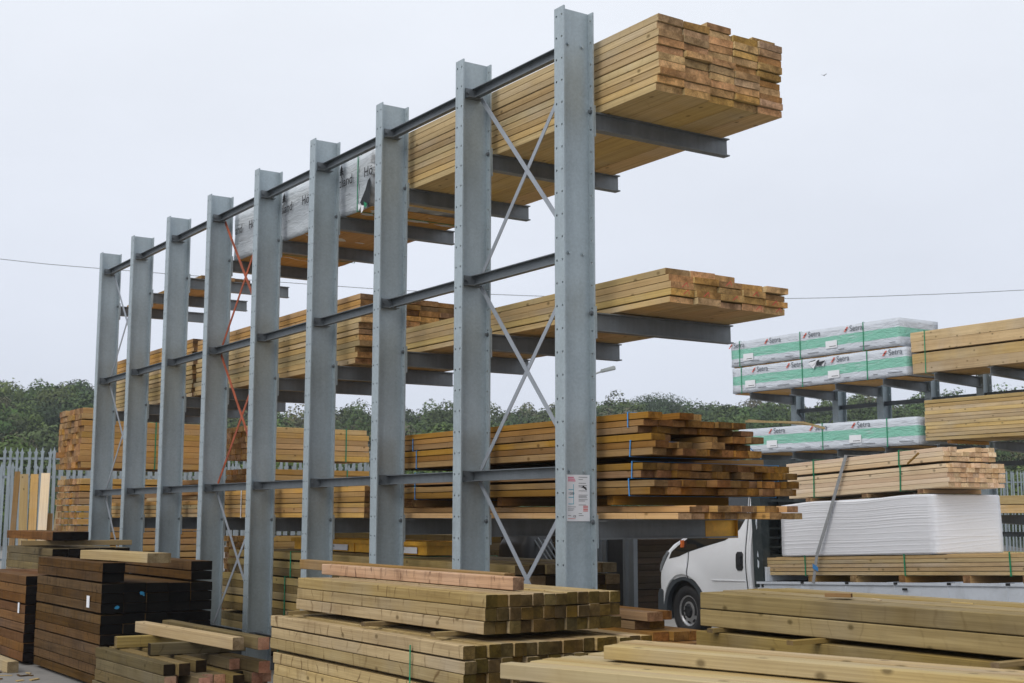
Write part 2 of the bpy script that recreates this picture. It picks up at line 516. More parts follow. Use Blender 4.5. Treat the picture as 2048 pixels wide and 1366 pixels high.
class MB:
    """collects boxes, prisms and lathes for one mesh"""
    def __init__(self):
        self.v, self.f, self.fm = [], [], []
    def add(self, v, f, m=0, M=None):
        n = len(self.v)
        if M is not None:
            v = [tuple(M @ Vector(x)) for x in v]
        self.v += [tuple(x) for x in v]
        self.f += [tuple(i + n for i in q) for q in f]
        self.fm += [m] * len(f)
        return self
    def box(self, x0, x1, y0, y1, z0, z1, m=0, M=None):
        v = [(x0, y0, z0), (x1, y0, z0), (x1, y1, z0), (x0, y1, z0), (x0, y0, z1), (x1, y0, z1), (x1, y1, z1), (x0, y1, z1)]
        f = [(0, 3, 2, 1), (4, 5, 6, 7), (0, 1, 5, 4), (1, 2, 6, 5), (2, 3, 7, 6), (3, 0, 4, 7)]
        return self.add(v, f, m, M)
    def prism(self, prof, fn, t0, t1, m=0, M=None):
        """prof: 2-D outline; fn(a, b, t) -> xyz"""
        n = len(prof)
        v = [fn(a, b, t0) for a, b in prof] + [fn(a, b, t1) for a, b in prof]
        f = [tuple(range(n))[::-1], tuple(range(n, 2 * n))]
        f += [(i, (i + 1) % n, (i + 1) % n + n, i + n) for i in range(n)]
        return self.add(v, f, m, M)
    def bar(self, p, q, w, h, m=0, up=(0, 0, 1)):
        """rectangular bar from p to q, w across, h along up"""
        p, q = Vector(p), Vector(q)
        d = (q - p).normalized()
        s = d.cross(Vector(up))
        if s.length < 1e-5:
            s = d.cross(Vector((1, 0, 0)))
        s.normalize()
        u = s.cross(d)
        v = []
        for c in (p, q):
            for a, b in ((-1, -1), (1, -1), (1, 1), (-1, 1)):
                v.append(c + s * (a * w / 2) + u * (b * h / 2))
        return self.add(v, [(0, 1, 2, 3), (7, 6, 5, 4), (0, 4, 5, 1), (1, 5, 6, 2), (2, 6, 7, 3), (3, 7, 4, 0)], m)
    def tube(self, pts, r, n=8, m=0):
        pts = [Vector(p) for p in pts]
        rs = r if isinstance(r, (list, tuple)) else [r] * len(pts)
        v, f = [], []
        for i, p in enumerate(pts):
            d = (pts[min(i + 1, len(pts) - 1)] - pts[max(i - 1, 0)]).normalized()
            s = d.cross(Vector((0.1, 0.2, 1)))
            if s.length < 1e-4:
                s = d.cross(Vector((1, 0, 0)))
            s.normalize()
            u = s.cross(d)
            for k in range(n):
                a = 2 * math.pi * k / n
                v.append(p + (s * math.cos(a) + u * math.sin(a)) * rs[i])
        for i in range(len(pts) - 1):
            for k in range(n):
                f.append((i * n + k, i * n + (k + 1) % n, (i + 1) * n + (k + 1) % n, (i + 1) * n + k))
        f.append(tuple(range(n))[::-1])
        f.append(tuple(range((len(pts) - 1) * n, len(pts) * n)))
        return self.add(v, f, m)
    def lathe(self, prof, axis_fn, n=24, m=0, closed=False):
        """prof: (r, t); axis_fn(r cos, r sin, t) -> xyz"""
        v, f = [], []
        for (r, t) in prof:
            for k in range(n):
                a = 2 * math.pi * k / n
                v.append(axis_fn(r * math.cos(a), r * math.sin(a), t))
        P = len(prof)
        for i in range(P - 1 if not closed else P):
            for k in range(n):
                j = (i + 1) % P
                f.append((i * n + k, i * n + (k + 1) % n, j * n + (k + 1) % n, j * n + k))
        if not closed:
            f.append(tuple(range(n))[::-1])
            f.append(tuple(range((P - 1) * n, P * n)))
        return self.add(v, f, m)
    def build(self, name, mats, parent=None, loc=(0, 0, 0), rot=(0, 0, 0), smooth=False):
        return obj(name, mesh_of(name, self.v, self.f, mats, self.fm, smooth), parent, loc, rot)


_plank = {}
def plank_mesh(w, h, L, key, var=0):
    """sawn timber along local Y: eased edges, a slight bow at mid length, ends not quite square"""
    k = (round(w, 3), round(h, 4), round(L, 2), key, var)
    if k in _plank:
        return _plank[k]
    ch = min(.0045, .05 * min(w, h))
    rq = random.Random(var * 77 + 3)
    a, b = w / 2, h / 2
    prof = [(-a + ch, -b), (a - ch, -b), (a, -b + ch), (a, b - ch), (a - ch, b), (-a + ch, b), (-a, b - ch), (-a, -b + ch)]
    n = 8
    bow = min(.006, L * .0012) if var else 0.0
    bx, bz = rq.uniform(-bow, bow), rq.uniform(-bow * .35, bow * .5)
    s0, s1 = (rq.uniform(-.05, .05) for _ in range(2)) if var else (0, 0)
    t0 = rq.uniform(-.04, .04) if var else 0
    v = [(x, -L / 2 + s0 * x + t0 * z, z) for x, z in prof]
    v += [(x + bx, 0, z + bz) for x, z in prof]
    v += [(x, L / 2 + s1 * x, z) for x, z in prof]
    f = []
    for r in range(2):
        f += [(r * n + i, r * n + (i + 1) % n, (r + 1) * n + (i + 1) % n, (r + 1) * n + i) for i in range(n)]
    f += [tuple(range(n))[::-1], tuple(range(2 * n, 3 * n))]
    me = mesh_of('plank', v, f, list(WOOD[key]), [0] * (2 * n) + [1, 1])
    bm = bmesh.new(); bm.from_mesh(me); bmesh.ops.recalc_face_normals(bm, faces=bm.faces[:]); bm.to_mesh(me); bm.free()
    _plank[k] = me
    return me


def strap_ring(parent, y, x0, x1, z0, z1, mat, w=.02, lean=0.0, t=.003, name='strap'):
    """flat band round a pack at length y"""
    mb = MB()
    o_, i_ = .006 + t, .006
    pr = [(x0 - o_, z0 - o_), (x1 + o_, z0 - o_), (x1 + o_, z1 + o_), (x0 - o_, z1 + o_)]
    pi_ = [(x0 - i_, z0 - i_), (x1 + i_, z0 - i_), (x1 + i_, z1 + i_), (x0 - i_, z1 + i_)]
    v, f = [], []
    for (yy) in (-w / 2, w / 2):
        for x, z in pr:
            v.append((x, y + yy + lean * (z - z0), z))
        for x, z in pi_:
            v.append((x, y + yy + lean * (z - z0), z))
    for i in range(4):
        j = (i + 1) % 4
        f += [(i, j, 8 + j, 8 + i), (4 + j, 4 + i, 12 + i, 12 + j), (i, 4 + i, 4 + j, j), (8 + i, 8 + j, 12 + j, 12 + i)]
    mb.add(v, f)
    return mb.build(name, mat, parent)


def pack(name, label, cat, loc, rz, cols, rows, w, h, L, key, group=None, part='plank', jl=.02, jx=.0015, gaps=None,
         skip=None, straps=(), strap_mat=None, rx=0.0, seed=1, spacer=None, dl=None, keyfn=None, strap_lean=0.0, jz=.0012, rr=.0012, gapz=.0045):
    """a pack of parallel timbers; origin at its near lower left corner, local Y along the length"""
    rnd = random.Random(seed)
    t = thing(name, label, cat, loc, (rx, 0, rz), group)
    z = 0.0
    gaps = gaps or {}
    for r in range(rows):
        z += gaps.get(r, 0.0)
        for c in range(cols):
            if skip and skip(c, r):
                continue
            kk = keyfn(c, r) if keyfn else key
            gz = gapz * rnd.choice((.6, .9, 1.0, 1.5, 2.4))
            me = plank_mesh(w - rnd.choice((.003, .004, .007)), h - gz, L, kk, rnd.randint(1, 5))
            dy = rnd.gauss(0, jl * .6) + (dl(c, r) if dl else 0.0)
            dy = max(-4 * jl, min(4 * jl, dy)) if not dl else dy
            obj(part, me, t, ((c + .5) * w + rnd.uniform(-jx, jx), L / 2 + dy, z + (h - gz) / 2 + rnd.uniform(0, jz)),
                (0, rnd.uniform(-rr, rr), rnd.uniform(-rr, rr) * .5))
        z += h
    for y in straps:
        if isinstance(y, tuple):
            strap_ring(t, y[0], 0, y[4] if len(y) > 4 else cols * w, y[1], y[2], strap_mat or GREENSTRAP, lean=y[3], w=.010)
            continue
        strap_ring(t, y, 0, cols * w, 0, z, strap_mat or GREENSTRAP, lean=strap_lean)
    if spacer:
        for (y, over) in spacer:
            me = plank_mesh(.05, .026, cols * w + over, 'beam')
            obj('spacer', me, t, (cols * w / 2 - over * .35, y, -.014), (0, 0, R(90)))
    return t


def board(name, label, cat, p, q, w, h, key, roll=0.0, group=None, face=None):
    """one loose timber between two points (centre line)"""
    p, q = Vector(p), Vector(q)
    d = q - p
    o = obj(name, plank_mesh(w, h, d.length, key))
    o.location = (p + q) / 2
    o.rotation_mode = 'QUATERNION'
    qq = d.to_track_quat('Y', 'Z')
    o.rotation_quaternion = qq @ Euler((0, roll, 0)).to_quaternion()
    if face is not None:
        yv = d.normalized()
        zv = (Vector(face) - yv * Vector(face).dot(yv)).normalized()
        xv = yv.cross(zv)
        o.rotation_quaternion = Matrix((xv, yv, zv)).transposed().to_quaternion()
    return tag(o, label, cat, group)


def text_mesh(body, size, mat, ext=.0006, shear=0.0, bold=0.0):
    cu = bpy.data.curves.new('lettering', 'FONT')
    cu.body = body
    cu.size = size
    cu.extrude = ext
    cu.shear = shear
    cu.offset = bold
    o = bpy.data.objects.new('lettering_tmp', cu)
    COL.objects.link(o)
    dg = bpy.context.evaluated_depsgraph_get()
    me = bpy.data.meshes.new_from_object(o.evaluated_get(dg))
    bpy.data.objects.remove(o)
    bpy.data.curves.remove(cu)
    me.materials.clear()
    me.materials.append(mat)
    return me


# rotation that makes local x run along -Y, local y up, facing -X (seen from the camera side)
FACE_NEG_X = Matrix(((0, 0, -1), (-1, 0, 0), (0, 1, 0))).to_euler()
# local x along +X, local y up, facing -Y
FACE_NEG_Y = Euler((R(90), 0, 0))

# ------------------------------------------------------------------ ground and hills
TRUCK_YAW, TRUCK_PITCH = 6.0, -2.2
TRUCK_O = Vector((6.623, 6.083, 0.045))


def sstep(a, b, x):
    t = max(0.0, min(1.0, (x - a) / (b - a)))
    return t * t * (3 - 2 * t)


def ground_h(x, y):
    """the yard climbs gently where the truck stands"""
    k = sstep(3.4, 5.8, x) * (1 - sstep(22, 34, x))
    s = .045 + ((6.083 - y) * math.cos(R(TRUCK_YAW)) - (x - 6.623) * math.sin(R(TRUCK_YAW))) * math.tan(R(-TRUCK_PITCH))
    return k * max(0.0, min(.75, s)) + .0


xs = [-1500, -900, -300, -120, -60] + [x * 1.0 for x in range(-30, 41)] + [60, 120, 300, 900, 1500]
ys = [-1500, -900, -300, -120, -60] + [y * 1.0 for y in range(-30, 41)] + [60, 120, 300, 900, 1500]
gv = [(x, y, ground_h(x, y)) for y in ys for x in xs]
nx = len(xs)
gf = [(j * nx + i, j * nx + i + 1, (j + 1) * nx + i + 1, (j + 1) * nx + i) for j in range(len(ys) - 1) for i in range(nx - 1)]
ground = obj('ground', mesh_of('ground', gv, gf, ground_mat(), smooth=True))
ground['kind'] = 'structure'


def hnoise(a, s):
    return math.sin(a * 7.1 + s) * .5 + math.sin(a * 17.3 + s * 2.1) * .3 + math.sin(a * 39.0 + s * .7) * .2


def hill_h(rad, az):
    """height of the wooded ridge round the yard, az in degrees from +Y towards +X"""
    a = R(az)
    ridge = 13.0 + 1.3 * hnoise(a, 1.3) + 1.8 * (1 - sstep(10, 26, az))
    t = sstep(70, 205, rad)
    back = sstep(230, 420, rad)
    return -.4 + t * ridge * (1 - back * .4)


hv, hf = [], []
rads = [66, 75, 85, 95, 105, 116, 128, 140, 153, 166, 180, 195, 210, 230, 260, 320, 420]
azs = [a * 1.5 for a in range(-40, 85)]
for ra in rads:
    for az in azs:
        hv.append((CAM.x + ra * math.sin(R(az)), CAM.y + ra * math.cos(R(az)), hill_h(ra, az) + (0.5 * hnoise(az * .3, ra) if ra > 70 else -.2)))
na = len(azs)
for i in range(len(rads) - 1):
    for j in range(na - 1):
        hf.append((i * na + j, (i + 1) * na + j, (i + 1) * na + j + 1, i * na + j + 1))
hill = obj('hillside', mesh_of('hillside', hv, hf, hill_mat(), smooth=True))
hill['kind'] = 'structure'

# ---- trees
rng = np.random.default_rng(11)


def crown_arrays(cx, cy, cz, rx, rz, n, leaf, lobes=7):
    """leaf-clump quads spread through a lumpy crown; returns verts (4n,3)"""
    lc = rng.normal(size=(lobes, 3))
    lc /= np.linalg.norm(lc, axis=1)[:, None]
    lc[:, 2] = np.abs(lc[:, 2]) * .9 - .25
    lc *= rng.uniform(.35, .75, (lobes, 1))
    lr = rng.uniform(.32, .58, lobes)
    idx = rng.integers(0, lobes, n)
    d = rng.normal(size=(n, 3))
    d /= np.linalg.norm(d, axis=1)[:, None]
    pos = lc[idx] + d * (lr[idx] * rng.uniform(.72, 1.06, n))[:, None]
    P = np.stack([cx + pos[:, 0] * rx, cy + pos[:, 1] * rx, cz + pos[:, 2] * rz], 1)
    nrm = d + rng.normal(size=(n, 3)) * .28
    nrm /= np.linalg.norm(nrm, axis=1)[:, None]
    t1 = np.cross(nrm, rng.normal(size=(n, 3)))
    t1 /= np.linalg.norm(t1, axis=1)[:, None]
    t2 = np.cross(nrm, t1)
    s = leaf * rng.uniform(.6, 1.35, (n, 1))
    a, b = t1 * s, t2 * s * .75
    q = np.stack([P - a - b * .6, P + a * .9 - b * .5, P + a * .1 + b * 1.2], 1)
    return q.reshape(-1, 3)


TINTS = [(.085, .130, .040), (.072, .108, .038), (.108, .155, .045), (.062, .094, .042), (.120, .132, .062), (.140, .132, .080), (.095, .125, .050), (.130, .185, .048)]


def leaf_object(name, quads, tints, mat):
    V = np.concatenate(quads)
    nq = len(V) // 3
    me = bpy.data.meshes.new(name)
    me.vertices.add(len(V))
    me.vertices.foreach_set('co', V.astype(np.float32).ravel())
    me.loops.add(nq * 3)
    me.loops.foreach_set('vertex_index', np.arange(nq * 3, dtype=np.int32))
    me.polygons.add(nq)
    me.polygons.foreach_set('loop_start', np.arange(0, nq * 3, 3, dtype=np.int32))
    me.polygons.foreach_set('loop_total', np.full(nq, 3, dtype=np.int32))
    at = me.attributes.new('tint', 'FLOAT_COLOR', 'FACE')
    T = np.concatenate([np.tile(np.array([*t, 1.0], np.float32), (len(q) // 3, 1)) for q, t in zip(quads, tints)])
    T[:, :3] *= rng.uniform(.86, 1.14, (len(T), 1))
    at.data.foreach_set('color', T.ravel().astype(np.float32))
    me.materials.append(mat)
    me.update()
    me.validate()
    return me


def jitter_tint(t):
    f_ = random.uniform(.62, 1.12)
    return tuple(x * f_ * random.uniform(.92, 1.08) for x in t)


quads, tints = [], []
rr_ = 72.0
while rr_ < 222:
    step = 4.3 + (rr_ - 72) * .006
    az = -30.0 + random.uniform(0, 2)
    while az < 95:
        inframe = 10.5 < az < 57.5
        if inframe or random.random() < .55:
            ra = rr_ + random.uniform(-2.2, 2.2)
            a2 = az + random.uniform(-.4, .4)
            x, y = CAM.x + ra * math.sin(R(a2)), CAM.y + ra * math.cos(R(a2))
            hgt = random.uniform(3.6, 6.4) * (1.12 if random.random() < .1 else 1)
            if rr_ < 90:
                hgt *= random.uniform(.7, 1.0)
            rad = hgt * random.uniform(.42, .6)
            patch = math.sin(a2 * .45 + ra * .06) + .6 * math.sin(a2 * .9 - ra * .11 + 2)
            if patch > .75:
                ti = random.choice([4, 5, 5, 6])
            elif rr_ < 100:
                ti = random.choice([2, 7, 2, 0, 6])
            else:
                ti = random.choice([0, 1, 1, 3, 6, 2])
            n = int((1700 if inframe else 170) * (1.2 if rr_ < 110 else 1))
            lf = (.10 + .00062 * rr_) * (1 if inframe else 3.0)
            quads.append(crown_arrays(x, y, hill_h(ra, a2) + hgt * .5, rad, hgt * .62, n, lf))
            tints.append(jitter_tint(TINTS[ti]))
        az += math.degrees(step / rr_) * random.uniform(.85, 1.2)
    rr_ += 5.6
wood_me = leaf_object('woodland', quads, tints, LEAF)
woodland = obj('woodland', wood_me)
tag(woodland, 'mixed green woodland covering the low hill behind the yard', 'woodland', kind='stuff')


def single_tree(name, label, az, ra, hgt, rad, tint, n=900, group=None):
    x, y = CAM.x + ra * math.sin(R(az)), CAM.y + ra * math.cos(R(az))
    z = hill_h(ra, az)
    t = thing(name, label, 'tree', (x, y, z), group=group)
    mb = MB()
    mb.tube([(0, 0, -.5), (.05, 0, hgt * .3), (0, .1, hgt * .65)], [.3, .22, .1], 8)
    for k in range(6):
        a = k * 1.05
        mb.tube([(0, 0, hgt * (.25 + .05 * k)), (math.cos(a) * rad * .5, math.sin(a) * rad * .5, hgt * (.45 + .06 * k))], [.12, .03], 5)
    mb.build('trunk', BARK, t)
    q = crown_arrays(0, 0, hgt * .58, rad, hgt * .5, n * 6, .15, lobes=12)
    obj('crown', leaf_object('crown', [q], [tint], LEAF), t)


single_tree('broadleaf_tree', 'dark rounded tree on the skyline at far left beside the last rack column', YAW + math.degrees(math.atan((158 - 1024) / 2645)), 196, 7.2, 3.4, (.046, .068, .036))
single_tree('broadleaf_tree', 'tallest dark tree on the skyline above the strapped brown battens', YAW + math.degrees(math.atan((1292 - 1024) / 2645)), 192, 6.6, 6.4, (.050, .074, .038), 1500)
single_tree('broadleaf_tree', 'bright green tree low on the hill seen between the middle columns', YAW + math.degrees(math.atan((585 - 1024) / 2645)), 84, 6.6, 2.6, (.105, .15, .040))
single_tree('broadleaf_tree', 'fresh green rounded tree at the left edge above the palisade fence', YAW + math.degrees(math.atan((20 - 1024) / 2645)), 80, 6.4, 2.7, (.085, .125, .040))
single_tree('broadleaf_tree', 'bright green bushy tree right of the third nearest column', YAW + math.degrees(math.atan((890 - 1024) / 2645)), 86, 7.2, 2.9, (.095, .14, .042))

# ------------------------------------------------------------------ cantilever racks
COL_H, COL_D, COL_W = 5.73, .298, .128
TF, TW = .013, .009


def flange_plate(mb, x0, x1, w, z_top, pitch, z_first, hole_x, hr):
    """perforated flange in the plane X = x0..x1, width along Y"""
    zs = []
    z = z_first
    while z > pitch * .5:
        zs.append(z)
        z -= pitch
    top = z_top
    cells = []
    for i, zc in enumerate(zs):
        zt = top if i == 0 else (zs[i - 1] + zc) / 2
        zb = (zc + zs[i + 1]) / 2 if i + 1 < len(zs) else 0.0
        cells.append((zb, zt, zc))
    for (zb, zt, zc) in cells:
        for (ya, yb, yc) in ((-w / 2, 0, -hole_x), (0, w / 2, hole_x)):
            outer = [(yb, zc), (yb, zt), (yc, zt), (ya, zt), (ya, zc), (ya, zb), (yc, zb), (yb, zb)]
            inner = [(yc + hr * math.cos(k * math.pi / 4), zc + hr * math.sin(k * math.pi / 4)) for k in range(8)]
            v = [(x0, a, b) for a, b in outer] + [(x0, a, b) for a, b in inner] + [(x1, a, b) for a, b in outer] + [(x1, a, b) for a, b in inner]
            f = []
            for k in range(8):
                j = (k + 1) % 8
                f.append((k, j, 8 + j, 8 + k))
                f.append((16 + j, 16 + k, 24 + k, 24 + j))
                f.append((8 + k, 8 + j, 24 + j, 24 + k))
            mb.add(v, f)
    # rims
    for s in (-1, 1):
        y = s * w / 2
        q = [(x0, y, 0), (x1, y, 0), (x1, y, z_top), (x0, y, z_top)]
        mb.add(q, [(0, 1, 2, 3)])
    mb.add([(x0, -w / 2, z_top), (x1, -w / 2, z_top), (x1, w / 2, z_top), (x0, w / 2, z_top)], [(0, 1, 2, 3)])


def column_mesh(H, D, W, z_first, pitch=.1795):
    mb = MB()
    flange_plate(mb, 0, TF, W, H, pitch, z_first, W * .28, .0105)
    flange_plate(mb, D - TF, D, W, H, pitch, z_first, W * .28, .0105)
    mb.box(TF, D - TF, -TW / 2, TW / 2, 0, H - .0)
    me = mesh_of('column', mb.v, mb.f, STEEL)
    bm = bmesh.new(); bm.from_mesh(me)
    bmesh.ops.recalc_face_normals(bm, faces=bm.faces[:])
    bm.to_mesh(me); bm.free()
    return me


def ibeam(L, d0, d1, w, tf=.011, tw=.008):
    """I section along +X from 0 to L; top stays level, depth d0 at root, d1 at tip; origin at root top"""
    def ring(x, d):
        h = w / 2
        t = tw / 2
        return [(x, -h, 0), (x, h, 0), (x, h, -tf), (x, t, -tf), (x, t, -d + tf), (x, h, -d + tf), (x, h, -d), (x, -h, -d), (x, -h, -d + tf), (x, -t, -d + tf), (x, -t, -tf), (x, -h, -tf)]
    a, b = ring(0, d0), ring(L, d1)
    v = a + b
    n = 12
    f = [(i, (i + 1) % n, (i + 1) % n + n, i + n) for i in range(n)]
    # I-shaped caps as three quads each
    for o in (0, n):
        f += [(o + 0, o + 1, o + 2, o + 11), (o + 3, o + 4, o + 9, o + 10), (o + 5, o + 6, o + 7, o + 8)]
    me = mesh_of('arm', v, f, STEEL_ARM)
    bm = bmesh.new(); bm.from_mesh(me); bmesh.ops.recalc_face_normals(bm, faces=bm.faces[:]); bm.to_mesh(me); bm.free()
    return me


def bolt(mb, c, ax, r=.014, l=.02, m=0):
    """hexagon bolt head at c pointing along ax"""
    c, ax = Vector(c), Vector(ax).normalized()
    mb.tube([c, c + ax * l * .25], r * 1.5, 10, m)
    mb.tube([c + ax * l * .25, c + ax * l], r, 6, m)


rack = thing('cantilever_rack', 'tall galvanised cantilever rack with nine columns loaded with timber', 'rack')
SP = 1.5
LEVELS = (4.92, 3.30, 1.685)
SPINE = (5.44, 3.752, 2.057, .38)
col_me = column_mesh(COL_H, COL_D, COL_W, 5.66)
arm_me = ibeam(1.465, .145, .155, .078)
# arm root plate and clamp bolts
mbp = MB()
mbp.box(0, .014, -.062, .062, -.21, .045)
plate_me = mesh_of('end_plate', mbp.v, mbp.f, STEEL)
mbb = MB()
bolt(mbb, (0, 0, 0), (-1, 0, 0))
bolt_me = mesh_of('bolt', mbb.v, mbb.f, STEEL_DARK)
for i in range(9):
    y = SP * i
    c = obj('column', col_me, rack, (0, y, 0), (0, 0, 0))
    bb = MB().box(-.05, 1.7, -.07, .07, .0, .14)
    obj('base_beam', mesh_of('base_beam', bb.v, bb.f, STEEL_ARM), rack, (.35, y, 0))
    for li, z in enumerate(LEVELS):
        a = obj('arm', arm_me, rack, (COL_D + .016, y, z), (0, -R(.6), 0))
        obj('end_plate', plate_me, a, (-.0145, 0, 0))
        for s_ in (-1, 1):
            obj('bolt', bolt_me, a, (-.016 - TF - .001, s_ * .036, -.01))
# yellow painted tip of the nearest bottom arm
mb = MB()
for z0, z1, h in ((.0015, .0035, .0405), (-.1585, -.1555, .0405)):
    mb.box(1.14, 1.467, -h, h, z0, z1)
mb.box(1.14, 1.467, -.0065, -.0055, -.143, -.012)
mb.box(1.466, 1.4675, -.0405, .0405, -.1585, .0035)
for ch in rack.children:
    if ch.name.startswith('arm') and abs(ch.location.y) < .01 and abs(ch.location.z - 1.685) < .01:
        o = mb.build('painted_tip', YELLOW, ch)
        o['label'] = 'yellow painted arm tip'
# channel spine beams between the columns, cleats on the webs
def channel(L, h=.088, w=.05, t=.007):
    prof = [(-w / 2, -h / 2), (w / 2, -h / 2), (w / 2, h / 2), (-w / 2, h / 2), (-w / 2, h / 2 - t), (w / 2 - t, h / 2 - t), (w / 2 - t, -h / 2 + t), (-w / 2, -h / 2 + t)]
    v = [(a, 0, b) for a, b in prof] + [(a, L, b) for a, b in prof]
    n = 8
    f = [(i, (i + 1) % n, (i + 1) % n + n, i + n) for i in range(n)]
    for o in (0, n):
        f += [(o + 0, o + 1, o + 6, o + 7), (o + 1, o + 2, o + 5, o + 6), (o + 2, o + 3, o + 4, o + 5)]
    me = mesh_of('spine_beam', v, f, STEEL_DARK)
    bm = bmesh.new(); bm.from_mesh(me); bmesh.ops.recalc_face_normals(bm, faces=bm.faces[:]); bm.to_mesh(me); bm.free()
    return me


ch_me = channel(SP - .036)
mbc = MB()
mbc.box(-.075, .085, -.0065 - .0085, -.0085, -.05, .045)      # plate on the near face of the web
mbc.box(-.075, .085, -.075, -.015, -.05, -.043)               # shelf of the angle cleat
bolt(mbc, (-.055, -.015, .0), (0, -1, 0), .011, .016)
bolt(mbc, (.065, -.015, .0), (0, -1, 0), .011, .016)
cleat_me = mesh_of('cleat', mbc.v, mbc.f, STEEL_ARM)
mbd = MB()
bolt(mbd, (0, 0, 0), (0, -1, 0), .011, .016)
webbolt_me = mesh_of('bolt', mbd.v, mbd.f, STEEL)
for li, z in enumerate(SPINE):
    for i in range(8):
        obj('spine_beam', ch_me, rack, (.145, SP * i + .018, z))
    for i in range(1, 9):
        obj('cleat', cleat_me, rack, (.13, SP * i, z))
    for x_ in (.083, .218):
        obj('bolt', webbolt_me, rack, (x_, -.005, z))
# diagonal flat bars
def brace(i, z0, z1, x, mat):
    """bar from column i+1 at z0 to column i at z1"""
    mb = MB()
    p, q = Vector((x, SP * (i + 1) - .06, z0)), Vector((x, SP * i + .03, z1))
    mb.bar(p, q, .006, .042, 0, up=(0, 0, 1))
    mb.build('brace', mat, rack)


for bay, mats in ((0, (STEEL_BRACE,) * 3), (4, (RUST, RUST, STEEL_BRACE)), (7, (STEEL_BRACE,) * 3)):
    for k in range(3):
        zt, zb = SPINE[k] - .05, SPINE[k + 1] + .05
        brace(bay, zt, zb, .196, mats[k])
        brace(bay, zb, zt, .204, mats[k])

# ---- second rack, arms reaching towards the camera
R2X = 15.3
rack2 = thing('cantilever_rack', 'smaller grey cantilever rack behind the truck holding green banded packs', 'rack', (R2X, 0, 0))
col2_me = column_mesh(4.62, .26, .16, 4.55)
arm2_me = ibeam(1.30, .20, .14, .12)
mb2 = MB().box(-1.5, .2, -.08, .08, .05, .2)
base2_me = mesh_of('base_beam', mb2.v, mb2.f, STEEL_ARM)
R2Y = [12.36 - 1.2 * k for k in range(0, 11)]
for y in R2Y:
    obj('column', col2_me, rack2, (0, y, 0))
    obj('base_beam', base2_me, rack2, (0, y, ground_h(R2X, y)))
    for z in (4.34, 3.03, 1.75):
        obj('arm', arm2_me, rack2, (-.002, y, z), (0, 0, math.pi))
for k in range(len(R2Y) - 1):
    for z in (4.0, 2.7, 1.4):
        obj('spine_beam', channel(1.19), rack2, (.13, R2Y[k + 1] + .005, z))
    if k in (0, 5, 8):
        for z0, z1 in ((3.95, 2.75), (2.65, 1.45)):
            mb = MB()
            mb.bar((.10, R2Y[k] - .05, z0), (.10, R2Y[k + 1] + .05, z1), .006, .05)
            mb.build('brace', STEEL_DARK, rack2)
            mb = MB()
            mb.bar((.11, R2Y[k] - .05, z1), (.11, R2Y[k + 1] + .05, z0), .006, .05)
            mb.build('brace', STEEL_DARK, rack2)

# ------------------------------------------------------------------ timber on the tall rack
# top level, nearest pack: 5 wide, 10 high
def p1_dl(c, r):
    return {(0, 9): .0}.get((c, r), random.Random(c * 31 + r * 7).uniform(-.012, .03))
def p1_skip(c, r):
    return False
p1 = pack('timber_pack', 'pale timber pack highest on the rack, its stepped end overhanging the nearest column', 'timber pack',
          (.379, -.756, 4.925), 0, 5, 10, .2635, .059, 4.42, 'pale', seed=3, jl=.012, gaps={5: .006}, dl=p1_dl)
# three upper boards stand a little proud on the right half
for k, (c, r) in enumerate(((2, 10), (4, 10))):
    obj('plank', plank_mesh(.255, .05, 4.4, 'pale'), p1, ((c + .5) * .2635, 2.23 + .04 * k, 10 * .059 + .006 + .027))

# wrapped pack behind it
WRAPG = wrap_mat('grey_pack_wrap', (.58, .62, .655), wr=.8, shade=.8)


def wrapped_box(name, parent, sx, sy, sz, mat, amp=.008, n=(6, 40, 8), seed=1, ragged=0.0, taper=0.0):
    """soft-cornered box with crumpled faces, origin at its near lower left corner"""
    rnd = np.random.default_rng(seed)
    bm = bmesh.new()
    ax = [np.linspace(0, sx, n[0] + 1), np.linspace(0, sy, n[1] + 1), np.linspace(0, sz, n[2] + 1)]
    idx = {}
    def vert(i, j, k):
        key = (i, j, k)
        if key not in idx:
            idx[key] = bm.verts.new((ax[0][i], ax[1][j], ax[2][k]))
        return idx[key]
    for i in range(n[0]):
        for j in range(n[1]):
            for k, w_ in ((0, 1), (n[2], 0)):
                q = [vert(i, j, k), vert(i + 1, j, k), vert(i + 1, j + 1, k), vert(i, j + 1, k)]
                bm.faces.new(q)
    for i in range(n[0]):
        for k in range(n[2]):
            for j in (0, n[1]):
                bm.faces.new([vert(i, j, k), vert(i + 1, j, k), vert(i + 1, j, k + 1), vert(i, j, k + 1)])
    for j in range(n[1]):
        for k in range(n[2]):
            for i in (0, n[0]):
                bm.faces.new([vert(i, j, k), vert(i, j + 1, k), vert(i, j + 1, k + 1), vert(i, j, k + 1)])
    bmesh.ops.recalc_face_normals(bm, faces=bm.faces[:])
    bm.normal_update()
    ph = rnd.uniform(0, 6.28, 12)
    for v in bm.verts:
        x, y, z = v.co
        d = (math.sin(y * 9 + z * 14 + ph[0]) + math.sin(y * 23 - z * 31 + ph[1]) * .6 + math.sin(x * 19 + y * 5 + ph[2]) * .5 + math.sin(z * 47 + y * 3 + ph[3]) * .5)
        v.co = v.co + v.normal * (amp * (d * .45 + rnd.uniform(-.5, .5)))
        if taper:
            v.co.x += (sx / 2 - v.co.x) * taper * (v.co.z / sz)
        if ragged and y < .02:
            v.co.y += rnd.uniform(-.02, ragged) * (1.4 - z / sz)
    me = bpy.data.meshes.new(name)
    bm.to_mesh(me)
    bm.free()
    me.materials.append(mat)
    me.polygons.foreach_set('use_smooth', [True] * len(me.polygons))
    return obj(name, me, parent)


